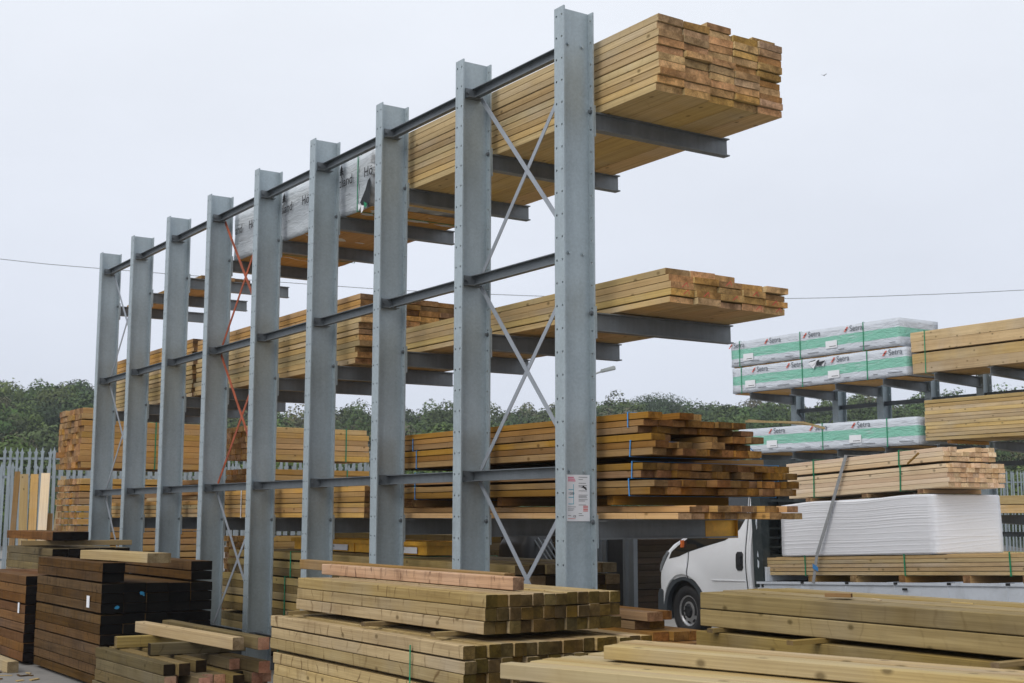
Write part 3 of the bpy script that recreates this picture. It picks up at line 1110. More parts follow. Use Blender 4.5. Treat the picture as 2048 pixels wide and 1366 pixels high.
wp = thing('wrapped_timber_pack', 'timber pack in torn grey plastic wrap with black lettering, on the top arms', 'timber pack', (.385, 3.86, 4.93))
wrapped_box('plastic_wrap', wp, 1.28, 3.72, .60, WRAPG, amp=.009, n=(8, 46, 9), seed=5, ragged=.10)
o = obj('board_layer', mesh_of('board_layer', *(lambda m: (m.v, m.f))(MB().box(.02, 1.26, .02, 3.7, -.006, -.001)), WOOD['orange'][0]), wp)
for y in (.30, 2.9):
    strap_ring(wp, y, -.006, 1.286, -.004, .604, GREENSTRAP, w=.016)
# lettering: big word ends and beginnings as they show between the columns
for (y, z, body, s) in ((.74, .325, 'dland', .155), (.146, .325, 'H\u00f6', .155), (2.27, .325, 'dland', .155), (1.675, .325, 'H\u00f6', .155), (3.65, .325, 'and', .155), (3.22, .325, 'H\u00f6', .155)):
    obj('lettering', text_mesh(body, s, INK), wp, (-.022, y, z), FACE_NEG_X)
for (y, z) in ((.55, .2), (2.1, .2), (3.5, .2)):
    obj('small_print', text_mesh('-- --', .06, INKGREY), wp, (-.022, y, z), FACE_NEG_X)
for y in (.72, 2.22):     # printed tree emblem above the word
    mb = MB()
    for k, (dz, w_) in enumerate(((0, .06), (.03, .05), (.06, .035))):
        mb.prism([(-w_, dz), (w_, dz), (0, dz + .055)], lambda a, b, t: (t, a, b), -.0235, -.0225)
    mb.box(-.0235, -.0225, -.01, .01, -.03, 0)
    mb.build('emblem', INK, wp, (0, y - .05, .46))
# torn corner: black void with a green shred and ragged film
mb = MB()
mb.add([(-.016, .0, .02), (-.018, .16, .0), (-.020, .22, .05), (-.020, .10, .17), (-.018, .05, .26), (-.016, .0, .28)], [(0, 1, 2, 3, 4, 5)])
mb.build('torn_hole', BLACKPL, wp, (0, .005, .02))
mb = MB()
mb.add([(-.024, .05, .03), (-.03, .11, .06), (-.03, .10, .0), (-.026, .06, -.01)], [(0, 1, 2, 3)])
mb.build('green_shred', GREENSTRAP, wp, (0, .01, .0))
mb = MB()
mb.add([(-.022, .12, .02), (-.035, .16, .03), (-.04, .15, -.06), (-.03, .12, -.03)], [(0, 1, 2, 3)])
mb.add([(-.024, .18, .03), (-.03, .24, .06), (-.032, .23, -.02)], [(0, 1, 2)])
mb.build('torn_flap', PAPER, wp, (0, .01, .0))

pack('board_layer', 'thin layer of orange boards on the bare top arms of the far columns', 'timber pack', (.48, 8.98, 4.926), 0, 3, 1, .24, .05, 3.2, 'orange', seed=4, jl=.05)
# middle level, nearest low pack
p2 = pack('timber_pack', 'low pale timber pack with red marked ends on the nearest middle arm', 'timber pack',
          (.535, -.681, 3.318), 0, 5, 5, .243, .0545, 4.55, 'pale', seed=5, jl=.014,
          skip=lambda c, r: r == 4 and c > 2, dl=lambda c, r: random.Random(c * 13 + r * 5).uniform(-.02, .02) + (.05 if r == 4 else 0))
# red crayon marks on the board ends
rt = random.Random(9)
for c, r in ((0, 2), (1, 0), (1, 1), (2, 1), (2, 3), (3, 2), (3, 0), (4, 1), (4, 0), (0, 1)):
    mb = MB()
    cx, cz = (c + .5) * .243 + rt.uniform(-.04, .04), (r + .5) * .0545
    mb.add([(cx - .03, 0, cz - .02), (cx - .022, 0, cz - .02), (cx + .02, 0, cz + .014), (cx + .03, 0, cz - .016), (cx + .036, 0, cz - .014), (cx + .02, 0, cz + .022)], [(0, 1, 2, 5), (2, 3, 4, 5)])
    mb.build('crayon_mark', REDINK, p2, (0, -.028, 0))
# middle level, long high packs further along
m2 = pack('timber_pack', 'tall timber pack on the middle arms, second from the near end, orange upper boards', 'timber pack',
          (.45, 4.22, 3.318), 0, 5, 12, .245, .0605, 4.75, 'pale', seed=8, jl=.02, gaps={5: .008, 9: .006},
          keyfn=lambda c, r: 'orange' if r >= 9 else 'pale', dl=lambda c, r: (.05 if r < 3 else 0) + random.Random(c * 3 + r).uniform(-.03, .02))
m3 = pack('timber_pack', 'far timber pack on the middle arms between the last four columns', 'timber pack',
          (.45, 9.12, 3.318), 0, 5, 13, .245, .0605, 3.6, 'pale', seed=9, jl=.03, gaps={5: .01, 9: .006},
          keyfn=lambda c, r: 'orange' if r >= 8 else 'pale', skip=lambda c, r: r == 12 and c > 2)
# bottom arms, nearest: layers of brown battens
pa = pack('batten_pack', 'orange brown battens lying loose directly on the nearest bottom arm', 'timber pack',
          (.40, -.86, 1.697), 0, 10, 2, .128, .052, 4.6, 'brown', seed=12, jl=.05, part='batten',
          skip=lambda c, r: (r == 1 and c in (0,)) or (r == 0 and c in (2, 6)), keyfn=lambda c, r: 'orange',
          dl=lambda c, r: random.Random(c * 17 + r * 3 + 1).uniform(-.03, .09))
for y, lab in ((-.05, 'nearest'), (1.5, 'middle'), (3.0, 'furthest')):
    board('bearer', lab + ' of three dark bearers between the lowest battens and the blue strapped pack', 'bearer', (.44, y, 1.841), (1.64, y, 1.841), .075, .07, 'brown', group='bearers between the batten packs')
pb = pack('batten_pack', 'brown batten pack with blue straps, second layer above the nearest bottom arm', 'timber pack',
          (.40, -.50, 1.88), 0, 11, 4, .138, .0575, 4.1, 'brown', seed=13, jl=.03, part='batten', gaps={2: .012},
          straps=((.16, -.002, .113, .06), (.13, .130, .242, -.05), (3.4, 0, .24, 0)), strap_mat=BLUESTRAP, dl=lambda c, r: (-.09 if r < 2 else 0) + random.Random(c * 5 + r * 11).uniform(-.07, .05))
pc = pack('batten_pack', 'brown batten pack with uneven gapped ends, third layer above the nearest bottom arm', 'timber pack',
          (.40, -.62, 2.172), 0, 8, 3, .138, .0545, 4.1, 'brown', seed=14, jl=.03, part='batten',
          straps=((.27, 0, .108, -.08), (3.5, 0, .16, 0)), strap_mat=BLUESTRAP, skip=lambda c, r: r == 2 and c in (2, 3, 5), dl=lambda c, r: random.Random(c * 7 + r * 3).choice((-.02, .0, .12, .2, .05)) if c else 0)
pd = pack('batten_pack', 'topmost brown batten pack on the bottom arms with stepped ends against the trees', 'timber pack',
          (.40, -.55, 2.343), 0, 8, 3, .138, .0515, 4.15, 'brown', seed=15, jl=.03, part='batten',
          straps=((.22, .052, .152, 0, .136), (3.5, 0, .10, 0)), strap_mat=BLUESTRAP, skip=lambda c, r: (r == 2 and c in (1, 4, 5, 6, 7)) or (r == 1 and c in (7,)),
          dl=lambda c, r: random.Random(c * 9 + r * 4 + 2).uniform(-.05, .06) + (.0 if r else .06))
board('board', 'brown board end resting behind the second batten layer with blue strapping', 'board', (1.35, .35, 2.155), (2.05, -.05, 2.155), .18, .06, 'brown')
mb = MB()
mb.tube([(1.62, -.1, 2.20), (1.78, -.2, 2.28), (1.86, -.25, 2.19)], .006, 5)
tag(mb.build('strap_offcut', BLUESTRAP), 'loose loop of blue strap sticking up above the second batten layer', 'strap')
mb = MB()
mb.bar((1.40, -.55, 2.46), (1.80, -.78, 2.455), .004, .016)
mb.bar((1.80, -.78, 2.455), (1.96, -.86, 2.41), .004, .018)
mb.bar((1.42, -.56, 2.472), (1.92, -.84, 2.43), .004, .010)
tag(mb.build('splinter', WOOD['fresh'][0]), 'bent yellow splintered lath poking out of the topmost batten pack', 'lath')
# bottom arms further along
pack('timber_pack', 'flat orange timber pack on the bottom arms behind the third to fifth columns', 'timber pack', (.40, 3.95, 1.697), 0, 9, 6, .14, .054, 4.2, 'orange', seed=16, jl=.03, straps=(1.2, 3.2), strap_mat=PAPER)
pack('timber_pack', 'flat timber pack on the bottom arms behind the four furthest columns', 'timber pack', (.40, 8.45, 1.697), 0, 9, 4, .14, .054, 4.3, 'pale', seed=17, jl=.04, keyfn=lambda c, r: 'orange' if r % 2 else 'pale')
for k, (y0, y1, x0, z, key, lab) in enumerate(((6.2, 8.6, .5, 2.066, 'fresh', 'short pale board lying crooked on the far bottom-arm packs'),
                                               (9.0, 12.2, .5, 1.96, 'fresh', 'long pale board on top of the furthest bottom-arm pack'))):
    board('board', lab, 'board', (x0 + .1, y0, z), (x0 + .5, y1, z), .15, .05, key)
pack('timber_pack', 'small dark block of boards lying on the furthest bottom-arm pack', 'timber pack', (.5, 8.9, 1.99), 0, 5, 3, .15, .07, 1.2, 'brown', seed=18, jl=.05)

# ---- stack on the ground under the arms
for k, (z, rows, ll, key) in enumerate(((.17, 4, 6.6, 'beam'), (.57, 5, 6.5, 'beam'), (1.03, 3, 6.4, 'beam'))):
    lab = ('lowest treated timber pack on the ground under the rack arms', 'middle treated timber pack under the rack arms with green straps', 'upper treated timber pack directly below the bottom arms')[k]
    pack('timber_pack', lab, 'timber pack', (.46 + .02 * k, 1.55 - .1 * k, z), 0, 7, rows, .16, .088, ll, key, seed=20 + k, jl=.06,
         straps=(4.55, 2.0), keyfn=lambda c, r: 'beam' if (c + r) % 3 else 'olive', gaps={2: .012})
# yellow tray on it
tr = thing('yellow_tray', 'long chipped yellow metal tray with white labels lying under the bottom arms', 'tray', (.98, 3.66, 1.318))
mb = MB()
TL, TWd, TH = 3.2, .46, .125
mb.box(0, .012, 0, TL, 0, TH)
mb.box(TWd - .012, TWd, 0, TL, 0, TH)
mb.box(.012, TWd - .012, 0, .012, 0, TH)
mb.box(.012, TWd - .012, TL - .012, TL, 0, TH)
mb.box(.012, TWd - .012, .012, TL - .012, 0, .012)
for y in (.8, 1.6, 2.4):
    mb.box(-.012, 0, y, y + .03, 0, TH - .031)
mb.build('body', YELLOW, tr)
mb = MB()
mb.box(-.03, -.002, -.04, TL + .04, TH - .03, TH + .012)
mb.box(TWd + .002, TWd + .03, -.04, TL + .04, TH - .03, TH + .012)
mb.box(-.002, TWd + .002, -.04, -.002, TH - .03, TH + .012)
mb.box(-.002, TWd + .002, TL + .002, TL + .04, TH - .03, TH + .012)
mb.build('rim', YELLOW, tr)
for (y, l) in ((.18, .36), (1.75, .42)):
    o = obj('label_sheet', mesh_of('label_sheet', *(lambda m: (m.v, m.f))(MB().box(-.0165, -.0135, y, y + l, .014, .078)), PAPER), tr)
    obj('lettering', text_mesh('NO.', .035, INK), o, (-.0175, y + l - .03, .045), FACE_NEG_X)
    obj('lettering', text_mesh('------', .03, INKGREY), o, (-.0175, y + l - .03, .022), FACE_NEG_X)

# notice on the nearest column
sg = thing('notice_sign', 'white load notice with red heading and blue rack diagram on the nearest column', 'sign', (.052, -.0075, 1.68))
obj('sheet', mesh_of('sheet', *(lambda m: (m.v, m.f))(MB().box(0, .218, -.003, 0, 0, .352)), PAPER), sg)
def sbox(mb, x0, x1, z0, z1):
    mb.box(x0, x1, -.0042, -.0032, z0, z1)
mb = MB()
for k, (z, l) in enumerate(((.335, .055), (.322, .065), (.309, .07))):
    sbox(mb, .012, .012 + l, z - .008, z)
mb.build('red_heading', PINKINK, sg)
mb = MB()
sbox(mb, .062, .066, .13, .28)
for z in (.238, .18, .13):
    sbox(mb, .016, .066, z - .002, z + .003)
mb.build('diagram', CYANINK, sg)
mb = MB()
for k, z in enumerate((.336, .318, .29, .272, .262, .232, .2, .19, .18, .165, .155, .125, .06, .045)):
    sbox(mb, .112, .112 + (.085, .04, .07, .08, .05, .08, .085, .075, .08, .085, .06, .07, .03, .045)[k], z - .0035, z)
for k, z in enumerate((.11, .095, .085, .045)):
    sbox(mb, .01, .01 + (.075, .06, .05, .03)[k], z - .0035, z)
mb.build('printed_lines', INKGREY, sg)['kind'] = 'stuff'
mb = MB()
for (x, z) in ((.150, .268), (.158, .262), (.166, .258), (.174, .25)):
    sbox(mb, x, x + .016, z - .012, z)
sbox(mb, .14, .186, .255, .259)
mb.build('pictogram', INK, sg)
mb = MB()
for k in range(4):
    sbox(mb, .155, .2, .075 + k * .012, .081 + k * .012)
sbox(mb, .01, .08, .018, .021)
mb.build('red_print', REDINK, sg)
obj('lettering', text_mesh('1200', .028, INKGREY), sg, (.014, -.0045, .2), FACE_NEG_Y)
obj('lettering', text_mesh('CE', .022, INK), sg, (.06, -.0045, .03), FACE_NEG_Y)

# ------------------------------------------------------------------ loads on the second rack
WRAPS = wrap_mat('setra_pack_wrap', (.62, .66, .72), band=(.22, .52, .40), z0=.17, z1=.36, wr=1.0)
RX = 14.0


def setra(label, y0, L_, z, h, logos, straps, tags, seed):
    t = thing('wrapped_timber_pack', label, 'timber pack', (RX, y0, z), group='green banded packs on the second rack')
    wrapped_box('plastic_wrap', t, 1.12, L_, h, WRAPS, amp=.006, n=(6, 44, 7), seed=seed)
    mbx = MB().box(.03, 1.09, .03, L_ - .03, -.02, -.012)
    obj('board_layer', mesh_of('board_layer', mbx.v, mbx.f, WOOD['orange'][0]), t)
    for y in logos:
        obj('lettering', text_mesh('Setra', .16, PRINT), t, (-.016, y, h * .76), FACE_NEG_X)
        mb = MB()
        for k in range(2):
            a = k * .035
            mb.add([(-.016, .10 - a, a * 1.1), (-.016, .055 - a, a * 1.1), (-.016, .012 - a, .055 + a * 1.1), (-.016, .057 - a, .055 + a * 1.1)], [(0, 1, 2, 3)])
        mb.build('logo_mark', SALMONINK, t, (0, y + .05, h * .76))
    for y in straps:
        strap_ring(t, y, -.004, 1.124, -.004, h + .004, GREENSTRAP, w=.022)
    for (y, zz) in tags:
        mbx = MB().box(-.0185, -.0155, 0, .30, 0, .15)
        l_ = obj('label_sheet', mesh_of('label_sheet', mbx.v, mbx.f, PAPER), t, (0, y, zz))
        mbx = MB().box(-.0205, -.0195, .03, .2, .03, .042)
        obj('printed_line', mesh_of('printed_line', mbx.v, mbx.f, INK), l_)
    mb = MB()
    rt = random.Random(seed)
    y = .1
    while y < L_ - .3:
        l = rt.uniform(.1, .35)
        mb.box(-.0165, -.0155, y, y + l, h * .13, h * .13 + .012)
        y += l + rt.uniform(.2, .6)
    mb.build('small_print', INKGREY, t)['kind'] = 'stuff'
    return t


setra('topmost white and green wrapped pack on the second rack', 8.32, 4.58, 4.93, .535, (4.50, 3.42, 2.32, 1.22), (4.32, 2.55, .88), ((1.55, .12), (3.9, .1)), 21)
setra('torn white and green wrapped pack directly below the topmost one', 8.18, 4.70, 4.35, .545, (3.95, 2.95, 1.72, .42), (4.42, 2.65, .95), ((1.65, .1), (4.0, .1)), 22)
setra('lower white and green wrapped pack behind the brown battens', 7.98, 4.75, 3.04, .52, (3.70, 2.55, 1.45), (2.35, .72), ((1.35, .1), (3.6, .1)), 23)
# loose black scrap on the torn wrap
mb = MB()
rt = random.Random(6)
for k in range(6):
    y, z = 10.6 + rt.uniform(-.25, .1), 4.80 + rt.uniform(-.08, .05)
    mb.add([(RX - .03 - .004 * k, y, z), (RX - .03 - .004 * k, y - rt.uniform(.1, .3), z + .03), (RX - .034 - .004 * k, y - .12, z - rt.uniform(.05, .12))], [(0, 1, 2)], k % 2)
tag(mb.build('torn_wrap', [BLACKPL, PAPER]), 'torn flap of black and white wrap on the second green banded pack', 'wrap')
for (y, z0) in ((8.6, 4.895), (10.2, 4.895), (11.9, 4.895)):
    board('bearer', {8.6: 'nearest', 10.2: 'middle', 11.9: 'furthest'}[y] + ' thin bearer between the two stacked green banded packs', 'bearer', (RX + .03, y, z0 + .014), (RX + 1.1, y, z0 + .014), .07, .026, 'orange', group='bearers between the wrapped packs')

pack('beam_pack', 'thick tan beams with green straps, directly on the second rack, right edge', 'timber pack',
     (RX, 3.35, 4.355), 0, 5, 2, .22, .19, 4.7, 'tanal', seed=31, jl=.01, part='beam', straps=(4.40, 1.7))
pack('beam_pack', 'upper tan beam pack on top of the strapped beams at the right edge', 'timber pack',
     (RX, 3.35, 4.765), 0, 5, 2, .22, .19, 4.72, 'tanal', seed=32, jl=.01, part='beam', straps=(4.40, 1.7))
pack('board_pack', 'pack of many thin tan boards on the lower arms at the right edge', 'timber pack',
     (RX - .02, 2.6, 3.10), 0, 6, 11, .19, .068, 5.2, 'tanal', seed=33, jl=.012, part='board')
for (y) in (3.0, 5.2, 7.3):
    board('bearer', {3.0: 'nearest', 5.2: 'middle', 7.3: 'furthest'}[y] + ' bearer under the thin tan boards on the second rack', 'bearer', (RX, y, 3.066), (RX + 1.1, y, 3.066), .08, .06, 'orange', group='bearers under the tan boards')
pack('beam_pack', 'pale beams on the lowest visible arms behind the white pack', 'timber pack', (RX - .1, 2.2, 1.78), 0, 5, 2, .22, .15, 5.0, 'tanal', seed=34, jl=.02, part='beam')
pack('beam_pack', 'ground level tan beams behind the white wrapped pack on the truck', 'timber pack', (RX - .4, 2.0, .78), 0, 6, 3, .2, .11, 5.0, 'tanal', seed=35, jl=.02, part='beam')

# ------------------------------------------------------------------ flatbed truck
TROT = (R(TRUCK_PITCH), 0, -R(TRUCK_YAW))
TM = Matrix.Translation(TRUCK_O) @ Euler(TROT).to_matrix().to_4x4()
truck = thing('flatbed_truck', 'white flatbed truck with dark headboard facing away beyond the rack', 'truck', TRUCK_O, TROT)
TWID = 2.0


def arch(cy, cz, r, a0, a1, n=14):
    return [(cy + r * math.cos(R(a0 + (a1 - a0) * k / n)), cz + r * math.sin(R(a0 + (a1 - a0) * k / n))) for k in range(n + 1)]


def cab_bulge(y, z):
    b = .035 * math.exp(-((z - .98) / .30) ** 2)
    r = math.hypot(y, z - .36)
    if z > .34:
        b += .038 * math.exp(-((r - .53) / .11) ** 2)
    b -= .15 * max(0.0, z - 1.22) ** 1.25
    b -= .45 * max(0.0, y - .30) ** 2
    return b


def cab_bend(bm):
    """cut a cab mesh into strips and give its flat sides the curve of pressed panels"""
    for k in range(24):
        bmesh.ops.bisect_plane(bm, geom=bm.verts[:] + bm.edges[:] + bm.faces[:], plane_co=(0, 0, .42 + k * .08), plane_no=(0, 0, 1))
    for k in range(20):
        bmesh.ops.bisect_plane(bm, geom=bm.verts[:] + bm.edges[:] + bm.faces[:], plane_co=(0, -1.42 + k * .115, 0), plane_no=(0, 1, 0))
    for v in bm.verts:
        d = cab_bulge(v.co.y, v.co.z)
        if v.co.x < .5:
            v.co.x -= d
        elif v.co.x > 1.5:
            v.co.x += d


def smooth_mesh(me, ang=32):
    me.polygons.foreach_set('use_smooth', [True] * len(me.polygons))
    me.set_sharp_from_angle(angle=R(ang))


ar = arch(0, .36, .455, 4, 176)
prof = [(.72, .24), (.79, .34), (.80, .60), (.76, .76), (.68, .92), (.58, 1.06), (.47, 1.18), (.30, 1.29), (.08, 1.375), (-.02, 1.43), (-.35, 1.78), (-.66, 2.10), (-.80, 2.20), (-1.0, 2.26), (-1.50, 2.28), (-1.50, .42)]
prof = prof + [( -.50, .42)] + ar[::-1] + [(.50, .30)]
bm = bmesh.new()
va = [bm.verts.new((0, y, z)) for y, z in prof]
vb = [bm.verts.new((TWID, y, z)) for y, z in prof]
fa = bm.faces.new(va)
fb = bm.faces.new(vb[::-1])
nn = len(prof)
for i in range(nn):
    bm.faces.new([va[i], va[(i + 1) % nn], vb[(i + 1) % nn], vb[i]])
bmesh.ops.recalc_face_normals(bm, faces=bm.faces[:])
edges = [e for e in fa.edges if e.verts[0].co.z > .6 and e.verts[1].co.z > .6 and not (abs(e.verts[0].co.y) < .46 and e.verts[0].co.z < .83)]
bmesh.ops.bevel(bm, geom=edges, offset=.05, segments=3, affect='EDGES', profile=.5)
cab_bend(bm)
me = bpy.data.meshes.new('cab_body')
bm.to_mesh(me)
bm.free()
smooth_mesh(me)
me.materials.append(WHITEPAINT)
cab = obj('cab_body', me, truck)


def side_panel(name, pts, mat, parent, x=-.008, th=.010, bev=.004, lab=None):
    bm = bmesh.new()
    a = [bm.verts.new((x, y, z)) for y, z in pts]
    b = [bm.verts.new((x + th, y, z)) for y, z in pts]
    f = bm.faces.new(a)
    bm.faces.new(b[::-1])
    n = len(pts)
    for i in range(n):
        bm.faces.new([a[i], a[(i + 1) % n], b[(i + 1) % n], b[i]])
    bmesh.ops.recalc_face_normals(bm, faces=bm.faces[:])
    if bev:
        bmesh.ops.bevel(bm, geom=list(f.edges), offset=bev, segments=2, affect='EDGES')
    cab_bend(bm)
    me = bpy.data.meshes.new(name)
    bm.to_mesh(me)
    bm.free()
    smooth_mesh(me)
    me.materials.append(mat)
    return obj(name, me, parent)


sill = [(-.132, 1.165), (-.50, 1.235), (-.93, 1.305), (-1.12, 1.375), (-1.24, 1.45), (-1.33, 1.56), (-1.375, 1.66)]
door = side_panel('door', [(-.132, .85)] + sill + [(-1.38, 2.1), (-1.392, 2.1), (-1.392, .47), (-.56, .47), (-.50, .55), (-.42, .66), (-.30, .77), (-.2, .82)], WHITEPAINT, truck, x=-.012, th=.014, bev=.006)
side_panel('fender', [(-.104, .85), (.0, .865), (.15, .845), (.30, .77), (.42, .66), (.49, .56), (.52, .62), (.66, .66), (.66, .80), (.56, .95), (.40, 1.06), (.12, 1.105), (-.104, 1.16)], WHITEPAINT, truck, x=-.012, th=.014, bev=.006)
side_panel('rear_quarter', [(-1.418, .47), (-1.418, 2.1), (-1.47, 2.1), (-1.47, .47)], WHITEPAINT, truck, x=-.012, th=.014, bev=.006)
side_panel('side_window', [(.36, 1.085), (.12, 1.115), (-.11, 1.175), (-.50, 1.245), (-.93, 1.315), (-1.12, 1.385), (-1.235, 1.46), (-1.325, 1.57), (-1.37, 1.70), (-1.38, 2.06), (-1.30, 2.13), (-.86, 2.11), (-.50, 1.80), (-.06, 1.36), (.12, 1.28), (.30, 1.185)], GLASS, truck, x=-.006, th=.008, bev=.002)
mb = MB()
for (y0, y1, z0, z1) in ((-.128, -.108, .80, 1.19), (-1.416, -1.394, .44, 2.1)):
    n_ = 14
    for q in range(n_):
        za, zb = z0 + (z1 - z0) * q / n_, z0 + (z1 - z0) * (q + 1) / n_
        xa, xb = -cab_bulge(y0, za) - .006, -cab_bulge(y0, zb) - .006
        mb.add([(xa, y0, za), (xa, y1, za), (xb, y1, zb), (xb, y0, zb)], [(0, 1, 2, 3)])
mb.build('door_seal', BLACKPL, truck)
# raised crease over the wheel
mb = MB()
mb.bar((-.04, -.66, .79), (-.035, -1.38, .78), .012, .012)
mb.build('crease', WHITEPAINT, door)
hd = side_panel('handle', [(-1.21, 1.13), (-1.24, 1.16), (-1.33, 1.16), (-1.36, 1.13), (-1.36, .95), (-1.33, .915), (-1.24, .915), (-1.21, .95)], BLACKPL, door, x=-.022, th=.012, bev=.004)
mb = MB().box(-.075, -.055, -1.335, -1.25, .99, 1.10)
mb.build('grip', BLACKPL, hd)
# headlight, bumper, arch trim, mirror
side_panel('headlight', [(.60, .93), (.70, .90), (.66, 1.0), (.53, 1.13), (.42, 1.20), (.36, 1.17), (.44, 1.08)], LENS, truck, x=-.010, th=.06, bev=.01)
mb = MB()
bp = [(.83, .22), (.85, .40), (.84, .60), (.80, .66), (.50, .64), (.50, .26)]
mb.prism([(a - .0, b) for a, b in bp], lambda a, b, t: (t, a - .10 * (abs(t - 1.0) > .9), b), .02, .12)
mb.prism(bp, lambda a, b, t: (t, a, b), .12, TWID - .12)
mb.prism([(a - .0, b) for a, b in bp], lambda a, b, t: (t, a - .10 * (abs(t - 1.0) > .9), b), TWID - .12, TWID - .02)
mb.build('bumper', plain('dark_grey_plastic', (.045, .055, .065), .6, var=.15), truck)
o1, i1 = arch(0, .36, .50, 0, 178, 18), arch(0, .36, .425, 0, 178, 18)
mb = MB()
mb.prism(o1 + i1[::-1], lambda a, b, t: (t, a, b), -.055, .02)
mb2_ = MB()
mb2_.prism(o1 + i1[::-1], lambda a, b, t: (t, a, b), TWID - .02, TWID + .03)
mb2_.build('arch_trim', bpy.data.materials['dark_grey_plastic'], truck)
mb.build('arch_trim', bpy.data.materials['dark_grey_plastic'], truck)
mb = MB()
mb.box(.03, 1.9, -.44, .44, .30, .80)
mb.build('wheel_well', BLACKPL, truck)
mb = MB()
mb.box(-.26, -.14, .02, .10, 1.50, 1.86)
mb.bar((-.2, .06, 1.55), (.02, .0, 1.42), .04, .05)
mb.build('mirror', BLACKPL, truck)
mb = MB().box(-.05, -.012, .00, .045, 1.24, 1.34)
mb.build('indicator', ORANGELENS, truck)


def wheel(parent, x, y, side):
    w = bpy.data.objects.new('wheel', None)
    link(w, parent)
    w.location = (x, y, .36)
    ax = lambda a, b, t: (t * side, a, b)
    mb = MB()
    mb.lathe([(.205, .02), (.30, -.012), (.345, .0), (.36, .04), (.36, .17), (.345, .21), (.30, .222), (.205, .2)], ax, 40, closed=True)
    mb.build('tyre', RUBBER, w, smooth=True)
    mb = MB()
    mb.lathe([(.212, .012), (.195, .03), (.185, .055), (.15, .045), (.105, .012), (.10, .02), (.10, .15), (.2, .18), (.212, .15)], ax, 40, closed=True)
    mb.build('rim', ALLOY, w, smooth=True)
    mb = MB()
    for k in range(8):
        a = k * math.pi / 4 + .2
        ca, sa = math.cos(a), math.sin(a)
        pts = []
        for q in range(10):
            b = q * 2 * math.pi / 10
            rr, tt = .158 + .017 * math.cos(b), .036 * math.sin(b)
            pts.append((ca * rr - sa * tt, sa * rr + ca * tt))
        mb.prism(pts, lambda p, q, t: (t * side, p, q), .040, .060)
    mb.build('rim_slot', BLACKPL, w)
    mb = MB()
    mb.lathe([(.0, .0), (.05, .0), (.085, .012), (.102, .03)], ax, 24)
    for k in range(6):
        a = k * math.pi / 3
        mb.lathe([(.013, -.012), (.013, .012)], lambda p, q, t, a=a: (t * side, p + .066 * math.cos(a), q + .066 * math.sin(a)), 8)
    mb.build('hub', BLACKPL, w)


wheel(truck, -.0, 0, 1)
wheel(truck, TWID, 0, -1)
wheel(truck, .06, -3.6, 1)
wheel(truck, TWID - .06, -3.6, -1)
# chassis, deck, drop side, headboard
mb = MB()
mb.box(.55, .67, -6.5, -1.2, .42, .60)
mb.box(1.35, 1.47, -6.5, -1.2, .42, .60)
mb.build('chassis', BLACKPL, truck)
mb = MB().box(.02, 2.06, -6.7, -1.79, .60, .72)
mb.build('deck', WHITEDECK, truck)
mb = MB()
mb.box(-.03, -.004, -6.7, -1.62, .40, .745)
mb.box(-.045, .018, -6.7, -1.62, .745, .775)
mb.box(-.037, -.031, -6.7, -1.62, .405, .43)
for k in range(7):
    mb.box(-.036, -.031, -1.7 - k * .8, -1.68 - k * .8, .43, .74)
mb.build('side_board', WHITEDECK, truck)
mb = MB()
mb.box(2.064, 2.09, -6.7, -1.62, .40, .775)
mb.build('side_board', WHITEDECK, truck)
mb = MB()
for y in (-2.55, -3.35, -4.15, -4.95, -5.75):
    mb.box(-.047, .020, y, y + .06, .752, .779)
mb.box(-.048, -.045, -4.30, -4.22, .69, .715)
mb.build('latch', BLACKPL, truck)
mb = MB()
mb.box(-.03, .10, -1.75, -1.56, .70, 2.35)
mb.box(1.96, 2.08, -1.75, -1.56, .70, 2.35)
mb.box(.10, 1.96, -1.73, -1.62, .76, 1.12)
mb.box(.10, 1.96, -1.73, -1.62, 2.22, 2.35)
for k in range(9):
    mb.box(.10, 1.96, -1.70, -1.66, 1.2 + k * .12, 1.23 + k * .12)
for k in range(6):
    mb.box(.35 + k * .27, .38 + k * .27, -1.655, -1.62, 1.12, 2.22)
mb.box(.12, 1.94, -1.61, -1.58, .8, 2.2)
mb.build('headboard', DARKGREEN, truck)
mb = MB()
for z_, s_ in ((1.0, .05), (1.12, .03), (1.56, .06), (1.5, .035), (1.7, .03)):
    pq = [(-1.66 + s_ * .5 * math.cos(q * .8) * random.uniform(.4, 1.1), z_ + s_ * 1.5 * math.sin(q * .8) * random.uniform(.5, 1.2)) for q in range(8)]
    mb.prism(pq, lambda a, b, t: (t, a, b), -.033, -.031)
mb.build('paint_scuff', WHITEDECK, truck)
mb = MB()
mb.box(-.012, 2.01, -1.80, -1.76, .78, .96)
mb.build('headboard_rail', WHITEDECK, truck)


def tp(x, y, z):
    return TM @ Vector((x, y, z))


for k, y in enumerate((-2.6, -3.35, -4.15, -5.1, -5.9)):
    o = obj('bearer', plank_mesh(.10, .085, 1.3, 'orange'), None, tp(.68, y, .808), Euler((R(TRUCK_PITCH), 0, R(90 - TRUCK_YAW))))
    o.rotation_euler = (TM.to_3x3() @ Matrix.Rotation(R(90), 3, 'Z')).to_euler()
    tag(o, ('first', 'second', 'third', 'fourth', 'fifth')[k] + ' orange bearer from the cab on the truck deck under the strapped boards', 'bearer', 'bearers on the truck deck')
pack('board_pack', 'low tan board pack with green straps along the truck deck', 'timber pack', tp(.04, -6.55, .855), -R(TRUCK_YAW), 8, 5, .16, .046, 4.84, 'tanal', rx=R(TRUCK_PITCH), seed=41, jl=.012, part='board', straps=(.85, 2.35, 4.05), gaps={1: .001})
WRAPW = wrap_mat('white_stretch_wrap', (.84, .85, .89), wr=.12, shade=.94)
